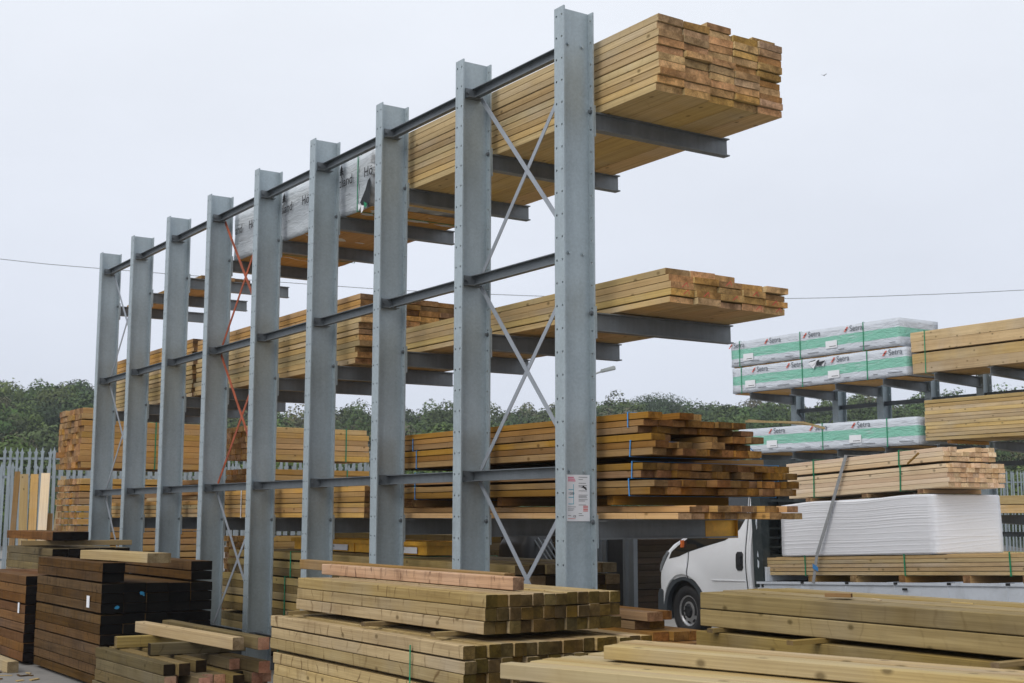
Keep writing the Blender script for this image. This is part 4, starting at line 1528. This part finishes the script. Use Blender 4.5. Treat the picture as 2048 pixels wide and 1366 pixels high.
wt = thing('wrapped_bundle', 'bulky white stretch wrapped bundle in the middle of the truck load', 'bundle', tp(.03, -4.69, 1.088), TROT)


def stretch_wrap():
    """white film with many raised, slightly slanting turns"""
    rnd = random.Random(3)
    sx, sy, sz = 1.06, 2.63, .655
    ny, nz = 30, 130
    lines = [(rnd.uniform(0, sz), rnd.uniform(-.02, .02), rnd.uniform(.001, .0032)) for _ in range(22)]
    per = [(0, sy), (0, 0), (sx, 0), (sx, sy)]
    path = []
    for a in range(4):
        p, q = Vector(per[a]), Vector(per[(a + 1) % 4])
        n = 26 if a in (0, 2) else 14
        for k in range(n):
            path.append((p.lerp(q, k / n), a, k / n))
    v, f = [], []
    N = len(path)
    for iz in range(nz + 1):
        z = sz * iz / nz
        for (pt, a, s) in path:
            ctr = Vector((sx / 2, sy / 2))
            d = (pt - ctr)
            nrm = Vector(((-1, 0), (0, -1), (1, 0), (0, 1))[a])
            off = 0.0
            slant = .0 if a == 0 else (.05 * s if a == 1 else .05)
            for (lz, ls, am) in lines:
                zz = lz + ls * s * (3 if a == 1 else 1) + slant * (1 if a == 1 else 0)
                off += am * math.exp(-((z - zz) / .0042) ** 2)
            off += .006 * math.sin(pt.y * 3.1 + z * 5) * (1 if a % 2 == 0 else .5)
            inw = .015 * (1 - min(1, min(z, sz - z) / .015))
            edge = .014 * (max(0, 1 - min(s, 1 - s) / .05)) ** 2
            p2_ = pt + nrm * (off - inw - edge)
            v.append((p2_.x, p2_.y, z + .012 * math.sin(pt.y * 4) * (z / sz)))
    for iz in range(nz):
        for k in range(N):
            f.append((iz * N + k, iz * N + (k + 1) % N, (iz + 1) * N + (k + 1) % N, (iz + 1) * N + k))
    f.append(tuple(range(N))[::-1])
    f.append(tuple(range(nz * N, (nz + 1) * N)))
    me = mesh_of('plastic_wrap', v, f, WRAPW, smooth=True)
    bm = bmesh.new(); bm.from_mesh(me); bmesh.ops.recalc_face_normals(bm, faces=bm.faces[:]); bm.to_mesh(me); bm.free()
    return me


obj('plastic_wrap', stretch_wrap(), wt)
for k, y in enumerate((-2.6, -3.6, -4.5)):
    o = obj('bearer', plank_mesh(.09, .045, .9, 'orange'), None, tp(.5, y, 1.782))
    o.rotation_euler = (TM.to_3x3() @ Matrix.Rotation(R(90), 3, 'Z')).to_euler()
    tag(o, ('front', 'middle', 'rear')[k] + ' bearer between the white bundle and the pale battens on the truck', 'bearer', 'bearers on the white bundle')
pack('batten_pack', 'pale fresh sawn batten pack with green straps on top of the truck load', 'timber pack', tp(.05, -4.92, 1.81), -R(TRUCK_YAW), 9, 5, .098, .054, 2.68, 'pink', rx=R(TRUCK_PITCH), seed=42, jl=.018, part='batten', straps=(.72, 2.2), strap_lean=-.06)
pack('batten_pack', 'upper layer of pale battens topping the truck load', 'timber pack', tp(.05, -4.88, 2.10), -R(TRUCK_YAW), 8, 3, .098, .054, 2.66, 'pink', rx=R(TRUCK_PITCH), seed=43, jl=.02, part='batten', straps=(.68, 2.15), strap_lean=-.06,
     skip=lambda c, r: r == 2 and c in (2, 3, 4))
mb = MB()
pts = [(.95, -3.45, 1.7), (.95, -3.40, 2.285), (.02, -3.36, 2.275), (.012, -3.33, 2.20), (-.012, -3.05, 1.60), (-.03, -2.80, 1.10), (-.05, -2.73, .76)]
for a, b in zip(pts[:-1], pts[1:]):
    d = (Vector(b) - Vector(a)).normalized()
    mb.bar(tp(*a), tp(*b), .05, .004, 0, up=TM.to_3x3() @ (Vector((-1, 0, .02)) if abs(d.x) < .5 else Vector((0, 0, 1))))
rs = mb.build('ratchet_strap', GREYSTRAP)
tag(rs, 'grey ratchet strap slanting down over the truck load with a blue tag', 'strap')
mb = MB()
q = [tp(-.055, -2.74, 1.0), tp(-.062, -2.85, .95), tp(-.06, -2.84, .90), tp(-.055, -2.74, .94)]
mb.add(q, [(0, 1, 2, 3)])
mb.build('blue_tag', BLUESTRAP, rs)
mb = MB()
mb.bar(tp(.0, -4.38, 2.10), tp(-.06, -4.62, 2.20), .012, .02)
tag(mb.build('splinter', WOOD['brown'][0]), 'small brown splinter sticking out of the pale battens on the truck', 'splinter')

# ------------------------------------------------------------------ foreground stacks
def sleeper_far(c, r):
    return random.Random(c * 19 + r * 23 + 5).uniform(-.012, .012)
pack('sleeper_pack', 'greenish square post bundle topping the middle foreground stack', 'timber pack', (-1.64, -1.49, 1.025), 0, 12, 3, .0855, .0785, 2.60, 'sleeper', seed=51, jl=.01, part='post',
     spacer=((.35, .17), (1.25, .17), (2.45, .17)), dl=sleeper_far)
pack('sleeper_pack', 'wide square post bundle under the spacers in the middle foreground stack', 'timber pack', (-1.85, -1.58, .742), R(-.8), 16, 3, .0868, .0805, 2.78, 'sleeper', seed=52, jl=.014, part='post', dl=lambda c, r: sleeper_far(c, r) * 1.5)
pack('sleeper_pack', 'third square post bundle from the top of the middle foreground stack', 'timber pack', (-1.84, -1.60, .40), R(-.5), 16, 4, .0868, .0805, 2.72, 'sleeper', seed=53, jl=.014, part='post', dl=lambda c, r: sleeper_far(c, r) * 1.5)
pack('sleeper_pack', 'bottom square post bundle of the middle foreground stack', 'timber pack', (-1.83, -1.58, .05), R(-.5), 16, 4, .0868, .0805, 2.72, 'olive', seed=54, jl=.014, part='post')
mb = MB()
mb.box(-.004, -.001, 0, .012, -.12, .14)
o = mb.build('strap_offcut', GREENSTRAP, None, (-1.853, -1.0, .80))
tag(o, 'short green strap end hanging on the side of the middle foreground stack', 'strap')
board('post', 'pinkish square post with dark cross marks lying on the middle foreground stack', 'post', (-1.255, -1.28, 1.303), (-1.255, 1.40, 1.303), .082, .080, 'redcut')
board('post', 'brown square post lying behind the pinkish one on the middle stack', 'post', (-.985, -.78, 1.303), (-.93, 2.5, 1.303), .085, .080, 'brown')

# right foreground beams
pack('beam_pack', 'upper bundle of long tan beams in the right foreground', 'timber pack', (-.11, -6.6, 1.025), R(0), 4, 2, .2, .1105, 4.93, 'beam', seed=61, jl=.012, part='beam', spacer=((2.55, .30), (3.9, .30), (4.75, .1)))
pack('beam_pack', 'lower bundle of long tan beams in the right foreground', 'timber pack', (-.14, -6.6, .76), R(0), 4, 2, .2, .1185, 4.95, 'beam', seed=62, jl=.012, part='beam')
pack('beam_pack', 'bottom bundle of tan beams on the ground at the right foreground', 'timber pack', (-.14, -6.6, .05), R(0), 4, 6, .2, .114, 4.95, 'beam', seed=63, jl=.012, part='beam')
board('offcut', 'small wood offcut lying on the right foreground beams', 'offcut', (.02, -2.62, 1.262), (.10, -2.75, 1.262), .05, .022, 'brown')
for k, (x, y, a) in enumerate(((.0, -3.05, .4), (.22, -3.5, -.3))):
    board('splinter', ('left', 'right')[k] + ' of two thin splinters lying on the right foreground beams', 'splinter', (x, y, 1.252), (x + .12 * math.sin(a), y + .12 * math.cos(a), 1.256), .012, .006, 'fresh', group='splinters on the beams')
# nearest pale planks, lower right
pack('plank_stack', 'pale fresh planks on edge in the right bottom corner, upper layer', 'timber pack', (-1.908, -7.158, 1.164), R(13.5), 4, 1, .066, .058, 3.3, 'fresh', seed=65, jl=.03)
pack('plank_stack', 'pale fresh planks at the bottom edge, lower layer nearest the camera', 'timber pack', (-2.07, -6.89, 1.10), R(18), 11, 1, .075, .06, 3.2, 'fresh', seed=66, jl=.03, spacer=((3.0, .25),))
pack('plank_stack', 'pale planks hidden below the nearest layer', 'timber pack', (-2.05, -6.89, .92), R(18), 11, 2, .075, .085, 3.2, 'fresh', seed=67, jl=.03)
pack('plank_stack', 'ground bundle carrying the nearest pale planks', 'timber pack', (-2.05, -6.89, .06), R(18), 5, 7, .165, .118, 3.2, 'beam', seed=68, jl=.03)

# small board pile between the stacks
pack('board_pile', 'stepped pile of short brown boards between the two foreground stacks', 'board pile', (.72, -.18, .05), R(-3), 5, 13, .15, .072, 1.5, 'brown', seed=71, jl=.05, part='board',
     dl=lambda c, r: {12: .12, 11: .2, 10: -.06, 9: -.22}.get(r, -.12) + random.Random(c + r * 3).uniform(-.04, .04), skip=lambda c, r: (r >= 11 and c > 1) or (r == 10 and c > 2))

# left dark sleeper stacks
def l1_skip(c, r):
    return r >= 10 and not (c == 0 or (c == 4 and r == 10) or (c == 4 and r == 11))
s1 = pack('sleeper_stack', 'big dark creosoted sleeper stack with black ends, white tag and blue paint dots', 'sleeper stack', (-1.82, 5.33, .03), 0, 5, 12, .232, .0985, 2.45, 'creosote', seed=81, jl=.012, part='sleeper', skip=l1_skip, gaps={4: .012, 7: .012, 10: .012})
mb = MB().box(-.004, -.002, 0, .095, 0, .12)
tg = mb.build('paper_tag', PAPER, s1, (-.004, .36, .75))
mb = MB()
for (x, z, s) in ((.40, .905, .022), (.15, .77, .022), (.42, .885, .009)):
    pts = [(x + s * math.cos(a * .7) * random.uniform(.7, 1.3), z + s * math.sin(a * .7) * random.uniform(.7, 1.2)) for a in range(9)]
    mb.prism(pts, lambda a, b, t: (a, t, b), -.052, -.048)
mb.build('paint_dot', BLUEPAINT, s1)
board('plank', 'thick tan plank lying askew on the dark sleeper stack', 'plank', (-1.42, 4.80, 1.300), (-1.60, 6.45, 1.300), .25, .095, 'fresh')
s0 = pack('sleeper_stack', 'reddish brown sleeper stack at the left edge with a white tag', 'sleeper stack', (-1.90, 7.95, .04), 0, 3, 9, .23, .106, 2.4, 'russet', seed=82, jl=.015, part='sleeper', gaps={3: .012, 6: .012})
mb = MB().box(-.004, -.002, 0, .07, 0, .12)
mb.build('paper_tag', PAPER, s0, (-.004, .22, .54))
s3 = pack('sleeper_stack', 'grey brown sleeper stack behind the left edge stack', 'sleeper stack', (-1.18, 9.60, .04), 0, 5, 12, .205, .1035, 2.4, 'mossy', seed=83, jl=.015, part='sleeper', gaps={6: .012})
board('beam', 'reddish beam with black end on top of the grey brown sleepers, left of two', 'beam', (-1.02, 9.75, 1.445), (-1.02, 12.2, 1.445), .24, .11, 'russet')
board('beam', 'black ended beam on top of the grey brown sleepers, right of two', 'beam', (-.76, 9.85, 1.445), (-.76, 12.2, 1.445), .24, .11, 'creosote')
board('board', 'tan crosswise board under the two beams on the far left stack', 'board', (-1.42, 10.2, 1.352), (-.03, 9.95, 1.352), .16, .065, 'beam')
board('post', 'single tan post lying on the ground at the left edge', 'post', (-2.17, 7.25, .062), (-2.17, 9.4, .062), .12, .12, 'fresh')

# pile of cut posts in front of the dark sleepers
def l2_key(c, r):
    return 'salmon' if random.Random(c * 41 + r * 13).random() < .38 else 'olive'
pack('post_pile', 'uneven pile of square posts, some with fresh pink cut ends, at lower left', 'post pile', (-2.12, 2.60, .02), R(1), 9, 5, .103, .1, 1.75, 'olive', seed=85, jl=.05, part='post', keyfn=l2_key,
     dl=lambda c, r: (.0 if c == 0 else random.Random(c * 3 + r * 17).uniform(-.22, .18)), skip=lambda c, r: r == 4 and c in (2, 4, 5, 8))
board('post', 'dark crosswise post under the two loose posts, nearer', 'post', (-2.02, 3.25, .575), (-1.18, 3.18, .575), .1, .1, 'olive')
board('post', 'tan crosswise post under the two loose posts, further', 'post', (-2.06, 4.05, .575), (-1.2, 3.98, .575), .1, .1, 'beam')
board('post', 'pale square post lying loose on top of the pile of cut posts, nearer', 'post', (-1.60, 2.30, .676), (-1.72, 4.40, .676), .1, .1, 'fresh')
board('post', 'square post with pink end on top of the pile of cut posts, further', 'post', (-1.42, 2.20, .676), (-1.45, 4.42, .676), .1, .1, 'salmon')

# bark and wood chips strewn on the concrete
mb = MB()
rt = random.Random(12)
for k in range(160):
    x, y = rt.uniform(-3.6, -1.9), rt.uniform(3.0, 10.5)
    if x > -2.0 and y > 5.2:
        x -= .5
    l, w_, a = rt.uniform(.015, .07), rt.uniform(.008, .02), rt.uniform(0, 3.1)
    M_ = Matrix.Translation((x, y, .004)) @ Matrix.Rotation(a, 4, 'Z') @ Matrix.Rotation(rt.uniform(-.2, .2), 4, 'X')
    mb.box(-l, l, -w_, w_, 0, rt.uniform(.004, .012), rt.randint(0, 1), M_)
tag(mb.build('wood_chips', [WOOD['fresh'][0], WOOD['creosote'][0]]), 'bark and wood chips strewn over the concrete at lower left', 'wood chips', kind='stuff')

# ------------------------------------------------------------------ background stacks behind the rack
RZ = -R(90)
pack('timber_pack', 'tall gapped stack of orange boards at far left behind the last column', 'timber pack', (.41, 15.4, .12), RZ, 6, 20, .225, .098, 2.3, 'orange', seed=91, jl=.03, gaps={k: .013 for k in range(1, 20)})
pack('timber_pack', 'orange timber pack with green strap on top of the far left stack', 'timber pack', (.41, 15.4, 2.50), RZ, 6, 8, .225, .1, 2.35, 'orange', seed=92, jl=.04, straps=(1.25,))
pack('timber_pack', 'short orange offcuts crowning the far left stack', 'timber pack', (.41, 15.4, 3.31), RZ, 6, 2, .225, .095, .62, 'orange', seed=93, jl=.03)
for k, (z, rows, lab) in enumerate(((.1, 6, 'lowest orange timber pack behind the middle columns'), (.76, 7, 'second orange timber pack from the ground behind the middle columns'), (1.52, 4, 'thin orange timber pack behind the bottom-arm loads'), (2.02, 5, 'orange timber pack below the top one behind the middle columns'), (2.62, 6, 'top orange timber pack with dark strap behind the middle columns'))):
    pack('timber_pack', lab, 'timber pack', (2.43 + .03 * (k % 2), 12.8, z), RZ, 4, rows, .21, .09, 2.22, 'orange', seed=95 + k, jl=.03, straps=(1.8,) if k >= 3 else ())
for k in range(3):
    pack('timber_pack', ('lowest', 'middle', 'topmost')[k] + ' olive board pack on the ground behind the rack arms', 'timber pack', (2.95 + .05 * k, 5.6 - .12 * k, .06 + .48 * k), 0, 7, 5, .165, .09, 5.2, 'olive', seed=120 + k, jl=.06, gaps={2: .015})
# leaning boards near the fence
for k, (px, zt, w_, tilt, key, lab) in enumerate(((.40, 2.55, .10, .03, 'brown', 'narrow brown board leaning on the fence, leftmost'), (.55, 2.50, .15, -.02, 'fresh', 'pale board leaning on the fence beside the leftmost one'), (.70, 2.50, .14, .0, 'orange', 'orange board with a knot leaning on the fence'),
                                                  (.86, 2.52, .16, .02, 'pink', 'wide pinkish board leaning on the fence'), (.965, 1.75, .12, .0, 'brown', 'short brown board leaning on the fence between taller ones'), (1.08, 2.46, .10, .10, 'fresh', 'pale narrow board leaning on the fence, rightmost and tilted'))):
    y0 = 18.45 - (px - .4) * .67
    board('board', lab, 'board', (px - .1 + tilt * -1.5 + .03, y0 - .45, .02), (px + .03 + tilt, y0 - .05, zt), w_ * 1.0, .035, key, face=(-.35 + .1 * (k % 3), -.93, 0))


# palisade fences
def pale_mesh(H):
    pr = [(-.03, 0), (.03, 0), (.03, H - .17), (.052, H - .10), (.024, H - .095), (0, H), (-.024, H - .095), (-.052, H - .10), (-.03, H - .17)]
    mb = MB()
    mb.prism(pr, lambda a, b, t: (a, t - .25 * abs(a), b), -.006, .006)
    return mesh_of('pale', mb.v, mb.f, FENCE)


FENCE = steel('fence_galvanised', base=(.27, .31, .335), streak=.12, spangle=.05)


def fence(label, d, px0, px1, H, rails, pitch, post_every):
    a = CAM + (fwd + r2 * ((px0 - 1024) / 2645.2)) * d
    b = CAM + (fwd + r2 * ((px1 - 1024) / 2645.2)) * d
    a.z = b.z = 0
    t = thing('palisade_fence', label, 'fence', a, (0, 0, math.atan2(b.y - a.y, b.x - a.x)))
    Lf = (b - a).length
    pm = pale_mesh(H)
    n = int(Lf / pitch)
    for k in range(n):
        obj('pale', pm, t, (k * pitch + random.uniform(-.008, .008), 0, random.uniform(-.02, .02)), (0, random.uniform(-.012, .012), 0))
    for z in rails:
        mb = MB().box(0, Lf, .012, .06, z - .025, z + .025)
        mb.build('rail', FENCE, t)
    k = pitch * 5.5
    while k < Lf:
        mb = MB().box(k - .03, k + .03, .065, .12, 0, H - .02)
        mb.build('post', FENCE, t)
        k += post_every


fence('grey palisade fence nearest behind the left stacks', 27.0, -160, 800, 2.78, (2.48, .6), .137, 2.75)
fence('taller grey palisade fence standing behind the first one', 31.0, -160, 820, 3.28, (3.02, .7), .150, 2.75)
fence('distant palisade fence at the right edge beyond the second rack', 58.0, 1960, 2110, 3.7, (3.2, .9), .150, 2.75)

# ------------------------------------------------------------------ clutter seen under the arms
sk = thing('covered_machine', 'black covered machine standing behind the two nearest columns', 'machine', (2.5, 4.1, 0))
bm = bmesh.new()
bmesh.ops.create_icosphere(bm, subdivisions=3, radius=1)
for v in bm.verts:
    n = v.co.copy()
    for k in range(3):
        n[k] = math.copysign(abs(n[k]) ** .55, n[k])
    lump = .06 * math.sin(n.x * 7 + n.z * 5) + .05 * math.sin(n.y * 9 - n.z * 6)
    v.co = Vector((n.x * .22, n.y * .30, n.z * .30)) * (1 + lump)
me = bpy.data.meshes.new('seat_back'); bm.to_mesh(me); bm.free()
me.materials.append(BLACKPL)
me.polygons.foreach_set('use_smooth', [True] * len(me.polygons))
obj('seat_back', me, sk, (0, 0, 1.24))
mb = MB()
mb.box(-.3, .4, -.35, .42, .35, .95)
mb.box(-.22, .3, -.3, .3, .95, 1.0)
mb.build('body', BLACKPL, sk)
mb = MB()
for k in range(4):
    mb.tube([(-.05 + .03 * k, -.2 - .07 * k, 1.5 - .02 * k), (-.1 + .03 * k, -.62 - .06 * k, 1.2 - .02 * k)], .009, 6)
mb.build('lever', STEEL_DARK, sk)
for x in (-.2, .3):
    mb = MB()
    mb.lathe([(.02, 0), (.2, 0), (.2, .12), (.02, .12)], lambda a, b, t: (x + t, a, b), 20)
    mb.build('wheel', RUBBER, sk, (0, 0, .2))
mb = MB()
mb.lathe([(.025, 0), (.06, 0), (.06, .55), (.025, .55)], lambda a, b, t: (a, -t, b), 18)
tag(mb.build('paper_roll', PAPER, None, (2.1, 4.72, 1.16), (0, 0, R(-25)), True), 'white roll lying beside the black covered machine', 'roll')
mb = MB().box(0, .3, 0, .33, 0, 1.15)
bx_ = mb.build('grey_box', plain('grey_plastic', (.22, .23, .25), .5), None, (2.55, 3.56, .02))
tag(bx_, 'grey box with a white label behind the nearest column', 'box')
mb = MB().box(-.004, -.001, .08, .2, .94, 1.05)
mb.build('label_sheet', PAPER, bx_)
gd = thing('metal_frame', 'dark panel in a pale grey upright frame right of the nearest column', 'frame', (4.0, 4.05, 0))
mb = MB()
mb.box(0, .06, 0, .10, 0, 1.75)
mb.box(0, .06, .16, .20, 0, 1.75)
mb.build('post', STEEL_DARK, gd)
mb = MB()
mb.box(0, .06, .52, .60, 0, 1.75)
mb.box(0, .06, .66, .72, 0, 1.75)
mb.build('post', STEEL_DARK, gd)
mb = MB().box(.02, .04, .2, .52, .05, 1.72)
mb.build('panel', BLACKPL, gd)
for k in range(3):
    pack('timber_pack', ('lowest', 'middle', 'topmost')[k] + ' dark board pack in shade left of the truck cab', 'timber pack', (8.6, 11.0, .02 + .435 * k), RZ, 5, 4, .2, .107, 4.0, 'painted_shade', seed=110 + k, jl=.1)

# ------------------------------------------------------------------ lamp, cable, bird
lp = thing('street_lamp', 'street lamp with an angled arm on the skyline behind the nearest column', 'street lamp', (24.05, 31.7, 0))
mb = MB()
mb.tube([(0, 0, 0), (0, 0, 6.85)], [.09, .05], 10)
mb.build('pole', LAMPMAT, lp)
mb = MB()
mb.tube([(0, 0, 6.8), (.25, -.18, 6.98), (.62, -.45, 7.14)], .035, 8)
mb.build('arm', LAMPMAT, lp)
bm = bmesh.new()
bmesh.ops.create_cube(bm, size=1)
for v in bm.verts:
    v.co = Vector((v.co.x * .58, v.co.y * (.24 if v.co.x < 0 else .16), v.co.z * (.12 if v.co.x < 0 else .16)))
bmesh.ops.bevel(bm, geom=bm.edges[:], offset=.025, segments=2, affect='EDGES')
me = bpy.data.meshes.new('lamp_head'); bm.to_mesh(me); bm.free()
me.materials.append(LAMPMAT)
obj('lamp_head', me, lp, (.82, -.59, 7.22), (0, R(-14), R(-36)))

def at_px(x, y, d):
    return CAM + (fwd + r2 * ((x - 1024) / 2645.2) + u2 * ((683 - y) / 2645.2)) * d
ctrl = [(-400, 470), (0, 518), (200, 537), (640, 570), (870, 584), (1250, 597), (1575, 597), (1800, 591), (2048, 580), (2500, 552)]
pts = []
for i in range(len(ctrl) - 1):
    for k in range(6):
        t = k / 6
        p0 = ctrl[max(i - 1, 0)]; p1_ = ctrl[i]; p2_ = ctrl[i + 1]; p3 = ctrl[min(i + 2, len(ctrl) - 1)]
        def cr(a, b, c, d):
            return .5 * (2 * b + (c - a) * t + (2 * a - 5 * b + 4 * c - d) * t * t + (3 * b - a - 3 * c + d) * t ** 3)
        pts.append(at_px(cr(p0[0], p1_[0], p2_[0], p3[0]), cr(p0[1], p1_[1], p2_[1], p3[1]), 45))
mb = MB()
mb.tube(pts, .011, 5)
tag(mb.build('overhead_cable', plain('cable_grey', (.16, .17, .18), .6)), 'thin overhead cable sagging across the sky behind the rack', 'cable')
bird = thing('bird', 'small dark bird flying high in the sky right of the rack', 'bird', at_px(1648, 151, 60), (0, 0, .5))
bm = bmesh.new()
vv = [(-.10, 0, 0), (.08, 0, .01), (.0, .03, 0), (.0, -.03, 0), (.02, 0, .03), (.0, 0, -.025)]
V_ = [bm.verts.new(q) for q in vv]
for f in ((0, 2, 4), (2, 1, 4), (1, 3, 4), (3, 0, 4), (2, 0, 5), (1, 2, 5), (3, 1, 5), (0, 3, 5)):
    bm.faces.new([V_[i] for i in f])
for s in (-1, 1):
    w_ = [bm.verts.new(q) for q in ((.05, .01 * s, .01), (-.03, .01 * s, .01), (-.05, .14 * s, .06), (.02, .12 * s, .055))]
    bm.faces.new(w_)
me = bpy.data.meshes.new('body'); bm.to_mesh(me); bm.free()
me.materials.append(INK)
obj('body', me, bird)

# ------------------------------------------------------------------ thin summer haze
hz = NT('thin_haze')
hz.t.nodes.clear()
ho = hz.n('ShaderNodeOutputMaterial')
pv = hz.n('ShaderNodeVolumePrincipled')
pv.inputs['Color'].default_value = (.80, .86, .95, 1)
pv.inputs['Density'].default_value = .0005
pv.inputs['Anisotropy'].default_value = .2
hz.link(pv.outputs[0], ho.inputs['Volume'])
mb = MB().box(-1600, 1600, -1600, 1600, -1.6, 34)
haze = mb.build('haze', hz.m)
haze['kind'] = 'stuff'
scene.cycles.volume_bounces = 1
